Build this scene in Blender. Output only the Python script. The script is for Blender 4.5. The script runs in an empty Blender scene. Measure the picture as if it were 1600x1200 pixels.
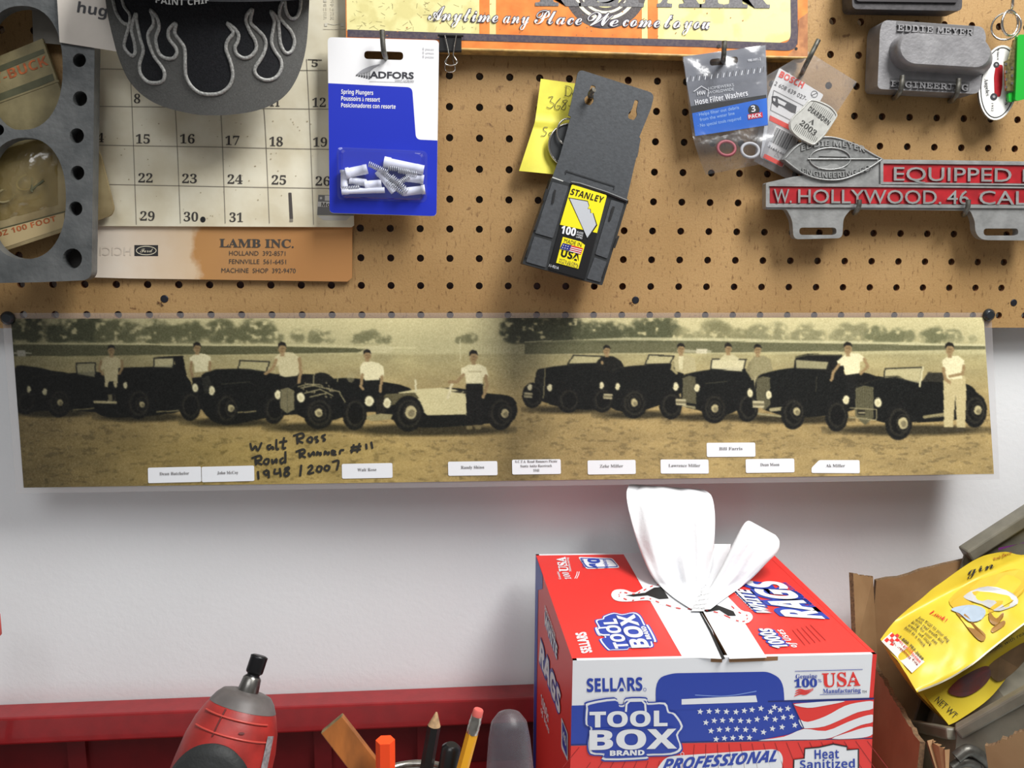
import bpy, bmesh, math, random
import numpy as np
from mathutils import Vector as V, Matrix, noise
from mathutils.geometry import tessellate_polygon

scn = bpy.context.scene
COL = scn.collection
random.seed(4)

# ------------------------------------------------------------------ camera
F = 1358.0                                   # focal length in pixels of a 1600 x 1200 frame
CAMM = np.array([[0.99563607, -0.0929689, 0.00809891],
                 [-0.00655136, -0.1562037, -0.98770313],
                 [0.09309075, 0.98333981, -0.15613112]])   # rows: right, down, forward
CAMC = np.array([-0.06804381, -0.7609959, 0.05939553])
cd = bpy.data.cameras.new('camera')
cd.sensor_fit = 'HORIZONTAL'; cd.sensor_width = 36.0
cd.lens = F * 36.0 / 1600.0
cd.clip_start = 0.01; cd.clip_end = 50
cam = bpy.data.objects.new('camera', cd); COL.objects.link(cam)
Rm = Matrix([[CAMM[0][i], -CAMM[1][i], -CAMM[2][i]] for i in range(3)])
cam.matrix_world = Matrix.Translation(V(CAMC)) @ Rm.to_4x4()
scn.camera = cam

# ------------------------------------------------------------------ light
scn.view_settings.view_transform = 'Standard'
scn.view_settings.look = 'None'
scn.view_settings.gamma = 1.0
scn.view_settings.use_curve_mapping = False
scn.view_settings.exposure = 0.15
w = bpy.data.worlds.new('World'); scn.world = w; w.use_nodes = True
w.node_tree.nodes['Background'].inputs[0].default_value = (1.0, .98, .96, 1)
w.node_tree.nodes['Background'].inputs[1].default_value = 0.16

def area(name, loc, target, sx, sy, power, col=(1, .97, .92)):
    l = bpy.data.lights.new(name, 'AREA'); l.shape = 'RECTANGLE'; l.size = sx; l.size_y = sy
    l.energy = power; l.color = col
    o = bpy.data.objects.new(name, l); COL.objects.link(o); o.location = loc
    o.rotation_euler = (V(target) - V(loc)).to_track_quat('-Z', 'Y').to_euler()
    return o
area('shop_light', (.52, -.62, .98), (.1, 0, -.25), .35, .62, 22.5, (1, .99, .965))
area('front_fill', (-.45, -1.45, 1.15), (-.15, 0, -.35), 1.0, .6, 7.6, (.98, .99, 1.0))  # added frontal fill without a known lamp, lifts the lower wall and shadows

# ------------------------------------------------------------------ helpers
def at(x, y, Y=None, Z=None, X=None, D=None):
    """the point of the place seen at photo pixel (x, y), at the given depth"""
    d = CAMM.T @ np.array([(x - 800) / F, (y - 600) / F, 1.0])
    if Y is not None: t = (Y - CAMC[1]) / d[1]
    elif Z is not None: t = (Z - CAMC[2]) / d[2]
    elif X is not None: t = (X - CAMC[0]) / d[0]
    else: t = D
    return V(CAMC + t * d)
def px(p):
    q = CAMM @ (np.array(p) - CAMC)
    return 800 + F * q[0] / q[2], 600 + F * q[1] / q[2]

class Flat:
    """a flat face standing in the place; w() finds the point of it seen at a pixel"""
    def __init__(s, Y=None, pts=None):
        if Y is not None: s.o = V((0, Y, 0)); s.n = V((0, -1, 0))
        else:
            a, b, c = pts; s.o = V(a); s.n = (V(b) - V(a)).cross(V(c) - V(a)).normalized()
            if s.n.dot(V(CAMC) - s.o) < 0: s.n.negate()
    def w(s, x, y, off=0):
        d = V(CAMM.T @ np.array([(x - 800) / F, (y - 600) / F, 1.0])); c = V(CAMC)
        t = (s.o + s.n * off - c).dot(s.n) / d.dot(s.n)
        return c + d * t
    def nrm(s, x, y): return s.n
class Curved:
    """a bent face: Y given as a function of the pixel"""
    def __init__(s, fn): s.fn = fn
    def w(s, x, y, off=0): return at(x, y, Y=s.fn(x, y) - off)
    def nrm(s, x, y): return V((0, -1, 0))

def lin(c):
    r = []
    for v in c[:3]:
        v = v / 255.0
        r.append(v / 12.92 if v <= .04045 else ((v + .055) / 1.055) ** 2.4)
    return (*r, 1.0)
MATS = {}
def M(name, c, rough=.5, metal=0.0, var=0.0, vs=60.0, bump=0.0, bs=200.0, c2=None, trans=0.0, spec=.5, coat=0.0, stretch=None, alpha=1.0, lo=.35, hi=.65):
    """procedural material: a base colour broken by noise towards a second one, with fine bump"""
    if name in MATS: return MATS[name]
    m = bpy.data.materials.new(name); m.use_nodes = True; MATS[name] = m
    nt = m.node_tree; b = nt.nodes['Principled BSDF']
    b.inputs['Roughness'].default_value = rough; b.inputs['Metallic'].default_value = metal
    b.inputs['Specular IOR Level'].default_value = spec
    b.inputs['Transmission Weight'].default_value = trans
    b.inputs['Coat Weight'].default_value = coat
    b.inputs['Alpha'].default_value = alpha
    b.inputs['Base Color'].default_value = lin(c)
    tc = nt.nodes.new('ShaderNodeTexCoord'); src = tc.outputs['Object']
    if stretch:
        mp = nt.nodes.new('ShaderNodeMapping'); mp.inputs['Scale'].default_value = stretch
        nt.links.new(src, mp.inputs[0]); src = mp.outputs[0]
    if var or c2:
        n = nt.nodes.new('ShaderNodeTexNoise'); n.inputs['Scale'].default_value = vs; n.inputs['Detail'].default_value = 6
        nt.links.new(src, n.inputs['Vector'])
        r = nt.nodes.new('ShaderNodeValToRGB')
        r.color_ramp.elements[0].position = lo; r.color_ramp.elements[1].position = hi
        d2 = c2 or tuple(v * (1 - var) for v in c)
        r.color_ramp.elements[0].color = lin(d2); r.color_ramp.elements[1].color = lin(c)
        nt.links.new(n.outputs['Fac'], r.inputs[0]); nt.links.new(r.outputs[0], b.inputs['Base Color'])
    if bump:
        n = nt.nodes.new('ShaderNodeTexNoise'); n.inputs['Scale'].default_value = bs; n.inputs['Detail'].default_value = 4
        nt.links.new(src, n.inputs['Vector'])
        bp = nt.nodes.new('ShaderNodeBump'); bp.inputs['Strength'].default_value = bump; bp.inputs['Distance'].default_value = .001
        nt.links.new(n.outputs['Fac'], bp.inputs['Height']); nt.links.new(bp.outputs[0], b.inputs['Normal'])
    return m
def film(name, tint=(255, 255, 255), gloss=.12, rough=.12, haze=.06, hazec=(225, 225, 230), bump=.0, bs=40.0):
    """thin clear plastic: mostly see-through, some sheen and a little haze"""
    if name in MATS: return MATS[name]
    m = bpy.data.materials.new(name); m.use_nodes = True; MATS[name] = m
    nt = m.node_tree; nt.nodes.clear()
    o = nt.nodes.new('ShaderNodeOutputMaterial')
    t = nt.nodes.new('ShaderNodeBsdfTransparent'); t.inputs[0].default_value = lin(tint)
    g = nt.nodes.new('ShaderNodeBsdfGlossy'); g.inputs['Roughness'].default_value = rough
    d = nt.nodes.new('ShaderNodeBsdfDiffuse'); d.inputs[0].default_value = lin(hazec)
    a = nt.nodes.new('ShaderNodeMixShader'); a.inputs[0].default_value = haze
    nt.links.new(t.outputs[0], a.inputs[1]); nt.links.new(d.outputs[0], a.inputs[2])
    b = nt.nodes.new('ShaderNodeMixShader'); nt.links.new(a.outputs[0], b.inputs[1]); nt.links.new(g.outputs[0], b.inputs[2])
    f = nt.nodes.new('ShaderNodeLayerWeight'); f.inputs[0].default_value = .25
    ma = nt.nodes.new('ShaderNodeMath'); ma.operation = 'MULTIPLY_ADD'; ma.inputs[1].default_value = .35; ma.inputs[2].default_value = gloss
    nt.links.new(f.outputs['Facing'], ma.inputs[0]); nt.links.new(ma.outputs[0], b.inputs[0])
    if bump:
        tc = nt.nodes.new('ShaderNodeTexCoord')
        n = nt.nodes.new('ShaderNodeTexNoise'); n.inputs['Scale'].default_value = bs; n.inputs['Detail'].default_value = 3
        nt.links.new(tc.outputs['Object'], n.inputs['Vector'])
        bp = nt.nodes.new('ShaderNodeBump'); bp.inputs['Strength'].default_value = bump; bp.inputs['Distance'].default_value = .004
        nt.links.new(n.outputs['Fac'], bp.inputs['Height']); nt.links.new(bp.outputs[0], g.inputs['Normal']); nt.links.new(bp.outputs[0], d.inputs['Normal'])
    nt.links.new(b.outputs[0], o.inputs[0])
    return m
def vcol(name, rough=.5, spec=.4, coat=0.0):
    if name in MATS: return MATS[name]
    m = bpy.data.materials.new(name); m.use_nodes = True; MATS[name] = m
    b = m.node_tree.nodes['Principled BSDF']; b.inputs['Roughness'].default_value = rough
    b.inputs['Specular IOR Level'].default_value = spec; b.inputs['Coat Weight'].default_value = coat
    a = m.node_tree.nodes.new('ShaderNodeVertexColor'); a.layer_name = 'Col'
    m.node_tree.links.new(a.outputs[0], b.inputs['Base Color'])
    return m

STY = {'serif': (0x1D400, 0x1D41A, 0x1D7CE), 'script': (0x1D4D0, 0x1D4EA, 0x1D7CE), 'sans': (0x1D5D4, 0x1D5EE, 0x1D7EC),
       'slant': (0x1D63C, 0x1D656, 0x1D7EC), 'ital': (0x1D468, 0x1D482, 0x1D7CE), 'mono': (0x1D670, 0x1D68A, 0x1D7F6)}
def fancy(s, st):
    if not st: return s
    A, a, z = STY[st]; r = ''
    for ch in s:
        if 'A' <= ch <= 'Z': r += chr(A + ord(ch) - 65)
        elif 'a' <= ch <= 'z': r += chr(a + ord(ch) - 97)
        elif '0' <= ch <= '9': r += chr(z + ord(ch) - 48)
        else: r += ch
    return r
FONTC = {}
def glyphs(s, st=None, ext=0.0, bold=0.0, res=3, space=1.0):
    k = (s, st, ext > 0, bold, res, space)
    if k in FONTC: return FONTC[k]
    c = bpy.data.curves.new('lettering', 'FONT'); c.body = fancy(s, st); c.resolution_u = res; c.offset = bold
    c.extrude = .1 if ext > 0 else 0; c.space_character = space
    o = bpy.data.objects.new('lettering', c); COL.objects.link(o)
    dg = bpy.context.evaluated_depsgraph_get()
    m = bpy.data.meshes.new_from_object(o.evaluated_get(dg))
    vs = [tuple(v.co) for v in m.vertices]; fs = [tuple(p.vertices) for p in m.polygons]
    bpy.data.objects.remove(o); bpy.data.curves.remove(c); bpy.data.meshes.remove(m)
    FONTC[k] = (vs, fs); return FONTC[k]

def smooth(pts, n=6, closed=False):
    """Catmull-Rom through the points"""
    P = [V(p) for p in pts]; N = len(P); out = []
    rng = range(N) if closed else range(N - 1)
    for i in rng:
        if closed: a, b, c, d = P[i - 1], P[i], P[(i + 1) % N], P[(i + 2) % N]
        else: a, b, c, d = P[max(i - 1, 0)], P[i], P[i + 1], P[min(i + 2, N - 1)]
        for k in range(n):
            t = k / n
            out.append(.5 * ((2 * b) + (c - a) * t + (2 * a - 5 * b + 4 * c - d) * t * t + (3 * b - a - 3 * c + d) * t ** 3))
    if not closed: out.append(P[-1])
    return out
def rounded(pts, r, n=5):
    """polygon with its corners rounded by radius r (r may be a list)"""
    out = []; N = len(pts)
    for i in range(N):
        p0, p, p1 = V(pts[i - 1][:2]), V(pts[i][:2]), V(pts[(i + 1) % N][:2])
        rr = r[i] if isinstance(r, (list, tuple)) else r
        if rr <= 0: out.append((p.x, p.y)); continue
        a, b = (p0 - p), (p1 - p); ra = min(rr, a.length * .5); rb = min(rr, b.length * .5)
        A, B = p + a.normalized() * ra, p + b.normalized() * rb
        for k in range(n + 1):
            t = k / n; q = A * (1 - t) ** 2 + p * 2 * t * (1 - t) + B * t * t
            out.append((q.x, q.y))
    return out
def rect(x0, y0, x1, y1): return [(x0, y0), (x1, y0), (x1, y1), (x0, y1)]
def ell(cx, cy, rx, ry=None, n=24, rot=0):
    ry = ry or rx; c, s = math.cos(rot), math.sin(rot); o = []
    for k in range(n):
        a = 2 * math.pi * k / n; u, v = rx * math.cos(a), ry * math.sin(a)
        o.append((cx + u * c - v * s, cy + u * s + v * c))
    return o
def star(cx, cy, r, rot=0): return [(cx + (r if k % 2 == 0 else r * .42) * math.sin(rot + k * math.pi / 5), cy - (r if k % 2 == 0 else r * .42) * math.cos(rot + k * math.pi / 5)) for k in range(10)]
def bil(q, u, v):
    a, b, c, d = [V(p) for p in q]
    return (a * (1 - u) + b * u) * (1 - v) + (d * (1 - u) + c * u) * v

class MB:
    def __init__(s): s.v = []; s.f = []; s.m = []; s.sm = []; s.mats = []
    def mi(s, m):
        if m not in s.mats: s.mats.append(m)
        return s.mats.index(m)
    def add(s, vs, fs, m, smooth=False):
        o = len(s.v); s.v += [tuple(p) for p in vs]; i = s.mi(m)
        for f in fs: s.f.append(tuple(k + o for k in f)); s.m.append(i); s.sm.append(smooth)
    def flat(s, S, pts, m, off=.0002):
        s.add([S.w(p[0], p[1], off) for p in pts], [tuple(range(len(pts)))], m)
    def slab(s, S, pts, t, m, off=0.0, holes=(), mside=None, back=None):
        """outline seen at the pixels, given thickness t behind the face; holes go right through"""
        ms = mside or m
        loops = [list(pts)] + [list(h) for h in holes]
        fr = [[S.w(p[0], p[1], off) for p in L] for L in loops]
        bk = [[p - S.nrm(*q[:2]) * t for p, q in zip(A, L)] for A, L in zip(fr, loops)]
        if back: bk[0] = [b + V(back) for b in bk[0]]
        fl = [p for A in fr for p in A]; bl = [p for A in bk for p in A]; n = len(fl)
        tri = tessellate_polygon([[V((p[0], p[1], 0)) for p in L] for L in loops]) if holes else [tuple(range(n))]
        s.add(fl + bl, [tuple(f) for f in tri], m)
        s.add(bl, [tuple(reversed(f)) for f in tri], ms)
        for A, B in zip(fr, bk):
            k = len(A); s.add(A + B, [(i, (i + 1) % k, (i + 1) % k + k, i + k) for i in range(k)], ms)
    def stroke(s, S, pts, wd, m, off=.0003, closed=False):
        P = [V(p[:2]) for p in pts]; n = len(P); L = []
        wf = wd if callable(wd) else (lambda t: wd)
        for i in range(n):
            a = P[i - 1] if (i or closed) else P[i]; b = P[(i + 1) % n] if (i < n - 1 or closed) else P[i]
            d = (b - a); d = d.normalized() if d.length > 1e-9 else V((1, 0))
            q = V((-d.y, d.x)) * wf(i / max(1, n - 1)) * .5
            L += [P[i] + q, P[i] - q]
        vs = [S.w(p.x, p.y, off) for p in L]
        s.add(vs, [(2 * i, 2 * i + 1, (2 * i + 3) % (2 * n), (2 * i + 2) % (2 * n)) for i in range(n if closed else n - 1)], m)
    def tube(s, pts, r, m, n=8, closed=False, caps=True):
        P = [V(p) for p in pts]; N = len(P); rings = []; up = None
        rf = r if callable(r) else (lambda t: r)
        for i in range(N):
            a = P[i - 1] if (i or closed) else P[i]; b = P[(i + 1) % N] if (i < N - 1 or closed) else P[i]
            d = (b - a).normalized()
            if up is None: up = V((0, 0, 1)) if abs(d.z) < .9 else V((1, 0, 0))
            x = up - d * up.dot(d)
            x = x.normalized() if x.length > 1e-6 else d.orthogonal().normalized()
            up = x; y = d.cross(x); rr = rf(i / max(1, N - 1))
            rings.append([P[i] + (x * math.cos(2 * math.pi * k / n) + y * math.sin(2 * math.pi * k / n)) * rr for k in range(n)])
        vs = [p for R in rings for p in R]; fs = []
        for i in range(N if closed else N - 1):
            j = (i + 1) % N
            for k in range(n): fs.append((i * n + k, i * n + (k + 1) % n, j * n + (k + 1) % n, j * n + k))
        s.add(vs, fs, m, True)
        if caps and not closed: s.add(rings[0] + rings[-1], [tuple(reversed(range(n))), tuple(range(n, 2 * n))], m)
    def lathe(s, A, B, prof, m, n=24, sx=None):
        """turned shape: prof = [(t along A-B, radius)]; caps at both ends"""
        A, B = V(A), V(B); d = (B - A); z = d.normalized(); x = V((1, 0, 0)); x = (x - z * x.dot(z)).normalized(); y = z.cross(x)
        fy = sx or 1.0
        vs = [A + d * t + (x * math.cos(2 * math.pi * k / n) + y * fy * math.sin(2 * math.pi * k / n)) * r for t, r in prof for k in range(n)]
        N = len(prof)
        s.add(vs, [(i * n + k, i * n + (k + 1) % n, (i + 1) * n + (k + 1) % n, (i + 1) * n + k) for i in range(N - 1) for k in range(n)], m, True)
        s.add(vs[:n] + vs[-n:], [tuple(reversed(range(n))), tuple(range(n, 2 * n))], m)
    def box(s, a, b, m):
        x0, y0, z0 = a; x1, y1, z1 = b
        s.add([(x, y, z) for z in (z0, z1) for y in (y0, y1) for x in (x0, x1)], [(0, 2, 3, 1), (4, 5, 7, 6), (0, 1, 5, 4), (2, 6, 7, 3), (0, 4, 6, 2), (1, 3, 7, 5)], m)
    def hexa(s, q, m):
        """eight corners: four of one face, then the four opposite"""
        s.add(q, [(3, 2, 1, 0), (4, 5, 6, 7), (0, 1, 5, 4), (1, 2, 6, 5), (2, 3, 7, 6), (3, 0, 4, 7)], m)
    def grid(s, fn, nu, nv, m, sm=True):
        vs = [fn(i / nu, j / nv) for j in range(nv + 1) for i in range(nu + 1)]
        s.add(vs, [(j * (nu + 1) + i, j * (nu + 1) + i + 1, (j + 1) * (nu + 1) + i + 1, (j + 1) * (nu + 1) + i) for j in range(nv) for i in range(nu)], m, sm)
    def text(s, S, t, p0, p1, h, m, off=.0003, style=None, ext=0.0, bold=0.0, hv=None, res=3, space=1.0, curve=None):
        vs, fs = glyphs(t, style, ext, bold, res, space)
        if not vs: return
        x0 = min(v[0] for v in vs); x1 = max(v[0] for v in vs)
        p0, p1 = V(p0), V(p1); e = p1 - p0
        up = V(hv) if hv else V((e.y, -e.x)).normalized() * h
        zs = [v[2] for v in vs]; zlo, zhi = min(zs), max(zs)
        out = []
        for v in vs:
            u = (v[0] - x0) / (x1 - x0)
            p = p0 + e * u + up * (v[1] / .7)
            if curve: p = p + up.normalized() * curve * 4 * u * (1 - u)
            z = off if ext <= 0 else off + (ext if v[2] > (zlo + zhi) / 2 else -.0003)
            out.append(S.w(p.x, p.y, z))
        s.add(out, fs, m)
    def build(s, name, parent=None, bevel=0.0, sub=0):
        me = bpy.data.meshes.new(name)
        o = V((0, 0, 0)) if parent is None else ORIG[parent.name]
        if parent is None:
            a = np.array(s.v); o = V((float(a[:, 0].mean()), float(a[:, 1].mean()), float(a[:, 2].min())))
        me.from_pydata([(p[0] - o.x, p[1] - o.y, p[2] - o.z) for p in s.v], [], s.f)
        for m in s.mats: me.materials.append(m)
        me.polygons.foreach_set('material_index', s.m); me.polygons.foreach_set('use_smooth', s.sm)
        me.update()
        ob = bpy.data.objects.new(name, me); COL.objects.link(ob)
        if parent is None: ob.location = o; ORIG[ob.name] = o
        else:
            ob.parent = parent; ORIG[ob.name] = o
        if bevel:
            b = ob.modifiers.new('bevel', 'BEVEL'); b.width = bevel; b.segments = 2; b.limit_method = 'ANGLE'; b.angle_limit = math.radians(40)
        return ob
ORIG = {}
def thing(name, label, cat, loc, group=None):
    o = bpy.data.objects.new(name, None); COL.objects.link(o); o.location = loc; ORIG[o.name] = V(loc)
    o.empty_display_size = .02
    return tag(o, label, cat, group)
def tag(o, label, cat, group=None):
    o['label'] = label; o['category'] = cat
    if group: o['group'] = group
    return o
def struct(o): o['kind'] = 'structure'; return o

class Ras:
    """a small picture in memory, one sample per photo pixel, for printed or dyed faces"""
    def __init__(s, x0, y0, x1, y1, c):
        s.x0, s.y0 = x0, y0; s.W, s.H = int(x1 - x0) + 1, int(y1 - y0) + 1
        s.a = np.zeros((s.H, s.W, 3), np.float32) + np.array(c, np.float32)
    def win(s, x0, y0, x1, y1):
        i0, i1 = max(0, int(x0 - s.x0) - 1), min(s.W, int(x1 - s.x0) + 3); j0, j1 = max(0, int(y0 - s.y0) - 1), min(s.H, int(y1 - s.y0) + 3)
        if i0 >= i1 or j0 >= j1: return None
        Y, X = np.mgrid[j0:j1, i0:i1]; return (slice(j0, j1), slice(i0, i1)), X + s.x0, Y + s.y0
    def mix(s, sl, al, c):
        s.a[sl] = s.a[sl] * (1 - al[..., None]) + np.array(c, np.float32) * al[..., None]
    def poly(s, pts, c, al=1.0):
        xs = [p[0] for p in pts]; ys = [p[1] for p in pts]; W = s.win(min(xs), min(ys), max(xs), max(ys))
        if not W: return
        sl, X, Y = W; acc = np.zeros(X.shape, np.float32)
        for ox in (-.33, 0, .33):
            for oy in (-.33, 0, .33):
                ins = np.zeros(X.shape, bool); N = len(pts)
                for i in range(N):
                    xa, ya = pts[i][:2]; xb, yb = pts[(i + 1) % N][:2]
                    if ya == yb: continue
                    cr = ((ya > Y + oy) != (yb > Y + oy)) & (X + ox < (xb - xa) * (Y + oy - ya) / (yb - ya) + xa)
                    ins ^= cr
                acc += ins
        s.mix(sl, acc / 9 * al, c)
    def ell(s, cx, cy, rx, ry, c, al=1.0, soft=1.0):
        W = s.win(cx - rx - soft, cy - ry - soft, cx + rx + soft, cy + ry + soft)
        if not W: return
        sl, X, Y = W; r = np.sqrt(((X - cx) / rx) ** 2 + ((Y - cy) / ry) ** 2)
        s.mix(sl, np.clip((1 - r) * min(rx, ry) / soft + .5, 0, 1) * al, c)
    def line(s, pts, wd, c, al=1.0):
        for (xa, ya), (xb, yb) in zip(pts[:-1], pts[1:]):
            W = s.win(min(xa, xb) - wd, min(ya, yb) - wd, max(xa, xb) + wd, max(ya, yb) + wd)
            if not W: continue
            sl, X, Y = W; dx, dy = xb - xa, yb - ya; t = np.clip(((X - xa) * dx + (Y - ya) * dy) / (dx * dx + dy * dy + 1e-9), 0, 1)
            d = np.hypot(X - xa - t * dx, Y - ya - t * dy); s.mix(sl, np.clip(wd / 2 - d + .5, 0, 1) * al, c)
    def blur(s, k=1):
        for _ in range(k):
            p = np.pad(s.a, ((1, 1), (1, 1), (0, 0)), 'edge')
            s.a = (p[:-2, 1:-1] + p[2:, 1:-1] + p[1:-1, :-2] + p[1:-1, 2:] + 4 * p[1:-1, 1:-1]) / 8
def painted(name, parent, fn, nu, nv, colors, mat):
    """grid mesh whose vertices carry the picture; fn(u,v) arrays -> points, colors (nv+1, nu+1, 3) sRGB 0-255"""
    u = np.linspace(0, 1, nu + 1); v = np.linspace(0, 1, nv + 1); U, W = np.meshgrid(u, v)
    P = fn(U, W).reshape(-1, 3); o = ORIG[parent.name]
    P = P - np.array(o)
    i = np.arange(nv)[:, None] * (nu + 1) + np.arange(nu)[None, :]
    q = np.stack([i, i + nu + 1, i + nu + 2, i + 1], -1).reshape(-1)
    me = bpy.data.meshes.new(name); me.vertices.add(len(P)); me.vertices.foreach_set('co', P.astype(np.float32).ravel())
    me.loops.add(len(q)); me.loops.foreach_set('vertex_index', q.astype(np.int32))
    me.polygons.add(len(q) // 4); me.polygons.foreach_set('loop_start', np.arange(0, len(q), 4, dtype=np.int32))
    try: me.polygons.foreach_set('loop_total', np.full(len(q) // 4, 4, np.int32))
    except Exception: pass
    me.polygons.foreach_set('use_smooth', np.ones(len(q) // 4, bool))
    me.update(calc_edges=True)
    c = np.clip(colors, 0, 255) / 255.0; c = np.where(c <= .04045, c / 12.92, ((c + .055) / 1.055) ** 2.4).reshape(-1, 3)
    at_ = me.color_attributes.new('Col', 'FLOAT_COLOR', 'POINT')
    at_.data.foreach_set('color', np.concatenate([c, np.ones((len(c), 1))], 1).astype(np.float32).ravel())
    me.materials.append(mat); me.validate()
    ob = bpy.data.objects.new(name, me); COL.objects.link(ob); ob.parent = parent; ORIG[ob.name] = o
    return ob
def at_np(X, Y, D):
    """array version of at(): pixels X, Y at world depth D"""
    d = np.stack([(X - 800) / F, (Y - 600) / F, np.ones_like(X)], -1) @ CAMM
    t = (D - CAMC[1]) / d[..., 1]
    return CAMC + t[..., None] * d

# common materials
white = M('white_card', (232, 232, 234), .45)
black = M('black_ink', (22, 22, 24), .5)
dark = M('dark_print', (50, 50, 54), .5)
grey = M('grey_print', (140, 140, 142), .5)
steel = M('zinc_steel', (170, 170, 166), .36, .6, .15, 300)
chrome = M('bright_wire', (215, 212, 205), .18, 1.0)
bluep = M('blue_print', (38, 68, 160), .42)
redp = M('red_print', (226, 52, 46), .45)
# ------------------------------------------------------------------ the setting
wallm = M('white_painted_wall', (236, 238, 240), .55, 0, .02, 6, .18, 220)
b = MB(); b.grid(lambda u, v: V((-1.4 + 3.2 * u, .025, 1.6 - 3.0 * v)), 4, 4, wallm, False)
b.grid(lambda u, v: V((-1.4 + 3.2 * u, .12, 1.6 - 3.0 * v)), 1, 1, wallm, False)
b.box((-1.4, .0255, -1.4), (1.8, .12, 1.6), wallm)
struct(b.build('wall_back'))
fl = M('concrete_floor', (130, 126, 120), .7, 0, .2, 8)
b = MB(); b.box((-1.4, -2.2, -1.45), (1.8, .12, -1.40), fl); struct(b.build('floor'))

# pegboard with every hole cut through
def pegmat():
    m = M('brown_hardboard', (206, 158, 98), .62, 0, bump=.25, bs=500)
    nt = m.node_tree; bs = nt.nodes['Principled BSDF']; tc = nt.nodes.new('ShaderNodeTexCoord')
    def nz(scale, det, p0, c0, p1, c1, st=None):
        n = nt.nodes.new('ShaderNodeTexNoise'); n.inputs['Scale'].default_value = scale; n.inputs['Detail'].default_value = det
        mp = nt.nodes.new('ShaderNodeMapping'); mp.inputs['Scale'].default_value = st or (1, 1, 1)
        nt.links.new(tc.outputs['Object'], mp.inputs[0]); nt.links.new(mp.outputs[0], n.inputs['Vector'])
        r = nt.nodes.new('ShaderNodeValToRGB'); r.color_ramp.elements[0].position = p0; r.color_ramp.elements[1].position = p1
        r.color_ramp.elements[0].color = c0; r.color_ramp.elements[1].color = c1
        nt.links.new(n.outputs['Fac'], r.inputs[0]); return r.outputs[0]
    a = nz(9, 5, .3, lin((152, 118, 70)), .7, lin((172, 138, 90)))
    f1 = nz(420, 3, .28, (.45, .36, .28, 1), .42, (1, 1, 1, 1), (1, 1, .35))
    f2 = nz(160, 6, .27, (.35, .26, .2, 1), .33, (1, 1, 1, 1), (.5, 1, 1))
    f3 = nz(900, 2, .3, (.82, .8, .76, 1), .6, (1, 1, 1, 1))
    for f in (f1, f2, f3):
        mx = nt.nodes.new('ShaderNodeMix'); mx.data_type = 'RGBA'; mx.blend_type = 'MULTIPLY'; mx.inputs[0].default_value = .8
        nt.links.new(a, mx.inputs[6]); nt.links.new(f, mx.inputs[7]); a = mx.outputs[2]
    nt.links.new(a, bs.inputs['Base Color'])
    return m
pegm = pegmat(); holem = M('hardboard_core', (120, 76, 40), .8, 0, .3, 300)
IN = .0254
ZR = [0, .9975, 1.925, 2.912, 3.902, 4.899, 5.908, 6.904, 7.89, 8.913, 10.0, 10.98, 11.96, 12.95, 13.95]
def zrow(k): return ZR[k] * IN
b = MB(); HR = .0031; NH = 14
zb = -.0114; edges = [zb] + [(zrow(k) + zrow(k + 1)) / 2 for k in range(14)]
for r in range(14):
    z0, z1, zc = edges[r], edges[r + 1], zrow(r)
    for c in range(-22, 25):
        xc = c * IN; x0, x1 = xc - IN / 2, xc + IN / 2
        if r == 0 and False: continue
        ring = [V((xc + HR * math.cos(2 * math.pi * k / NH), 0, zc + HR * math.sin(2 * math.pi * k / NH))) for k in range(NH)]
        sq = []
        for k in range(NH):
            a = 2 * math.pi * k / NH; cx, sy = math.cos(a), math.sin(a); t = 9e9
            if cx > 1e-9: t = min(t, (x1 - xc) / cx)
            if cx < -1e-9: t = min(t, (x0 - xc) / cx)
            if sy > 1e-9: t = min(t, (z1 - zc) / sy)
            if sy < -1e-9: t = min(t, (z0 - zc) / sy)
            sq.append((V((xc + t * cx, 0, zc + t * sy)), a))
        corners = [(V((X, 0, Z)), math.atan2(Z - zc, X - xc) % (2 * math.pi)) for X in (x0, x1) for Z in (z0, z1)]
        vs = list(ring); fs = []; seq = []
        for k in range(NH):
            a0 = sq[k][1]; a1 = sq[(k + 1) % NH][1] or 2 * math.pi
            mid = [p for p, a in corners if a0 + 1e-6 < a < a1 - 1e-6]
            o = len(vs); vs += [sq[k][0]] + mid + [sq[(k + 1) % NH][0]]
            fs.append((k, *range(o, len(vs)), (k + 1) % NH))
        b.add(vs, fs, pegm)
        bk = [p + V((0, .0055, 0)) for p in ring]
        b.add(ring + bk, [(k, (k + 1) % NH, (k + 1) % NH + NH, k + NH) for k in range(NH)], holem)
xa, xb, zt = -22.5 * IN, 24.5 * IN, edges[14]
b.add([(xa, 0, zb), (xb, 0, zb), (xb, .0055, zb), (xa, .0055, zb)], [(0, 1, 2, 3)], holem)
b.add([(xb, 0, zb), (xb, 0, zt), (xb, .0055, zt), (xb, .0055, zb)], [(0, 1, 2, 3)], holem)
b.add([(xa, 0, zb), (xa, 0, zt), (xa, .0055, zt), (xa, .0055, zb)], [(0, 1, 2, 3)], holem)
peg = thing('pegboard', 'brown hardboard pegboard full of round holes on white wall', 'pegboard', (0, 0, zb))
b.build('panel', peg)
for X in (-.5, .1, .6):
    bat = MB(); bat.box((X - .02, .0055, zb + .03), (X + .02, .0249, zt - .02), holem); bat.build('batten', peg)
chip = M('torn_fibre', (120, 78, 40), .9, 0, .5, 400)
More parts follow.
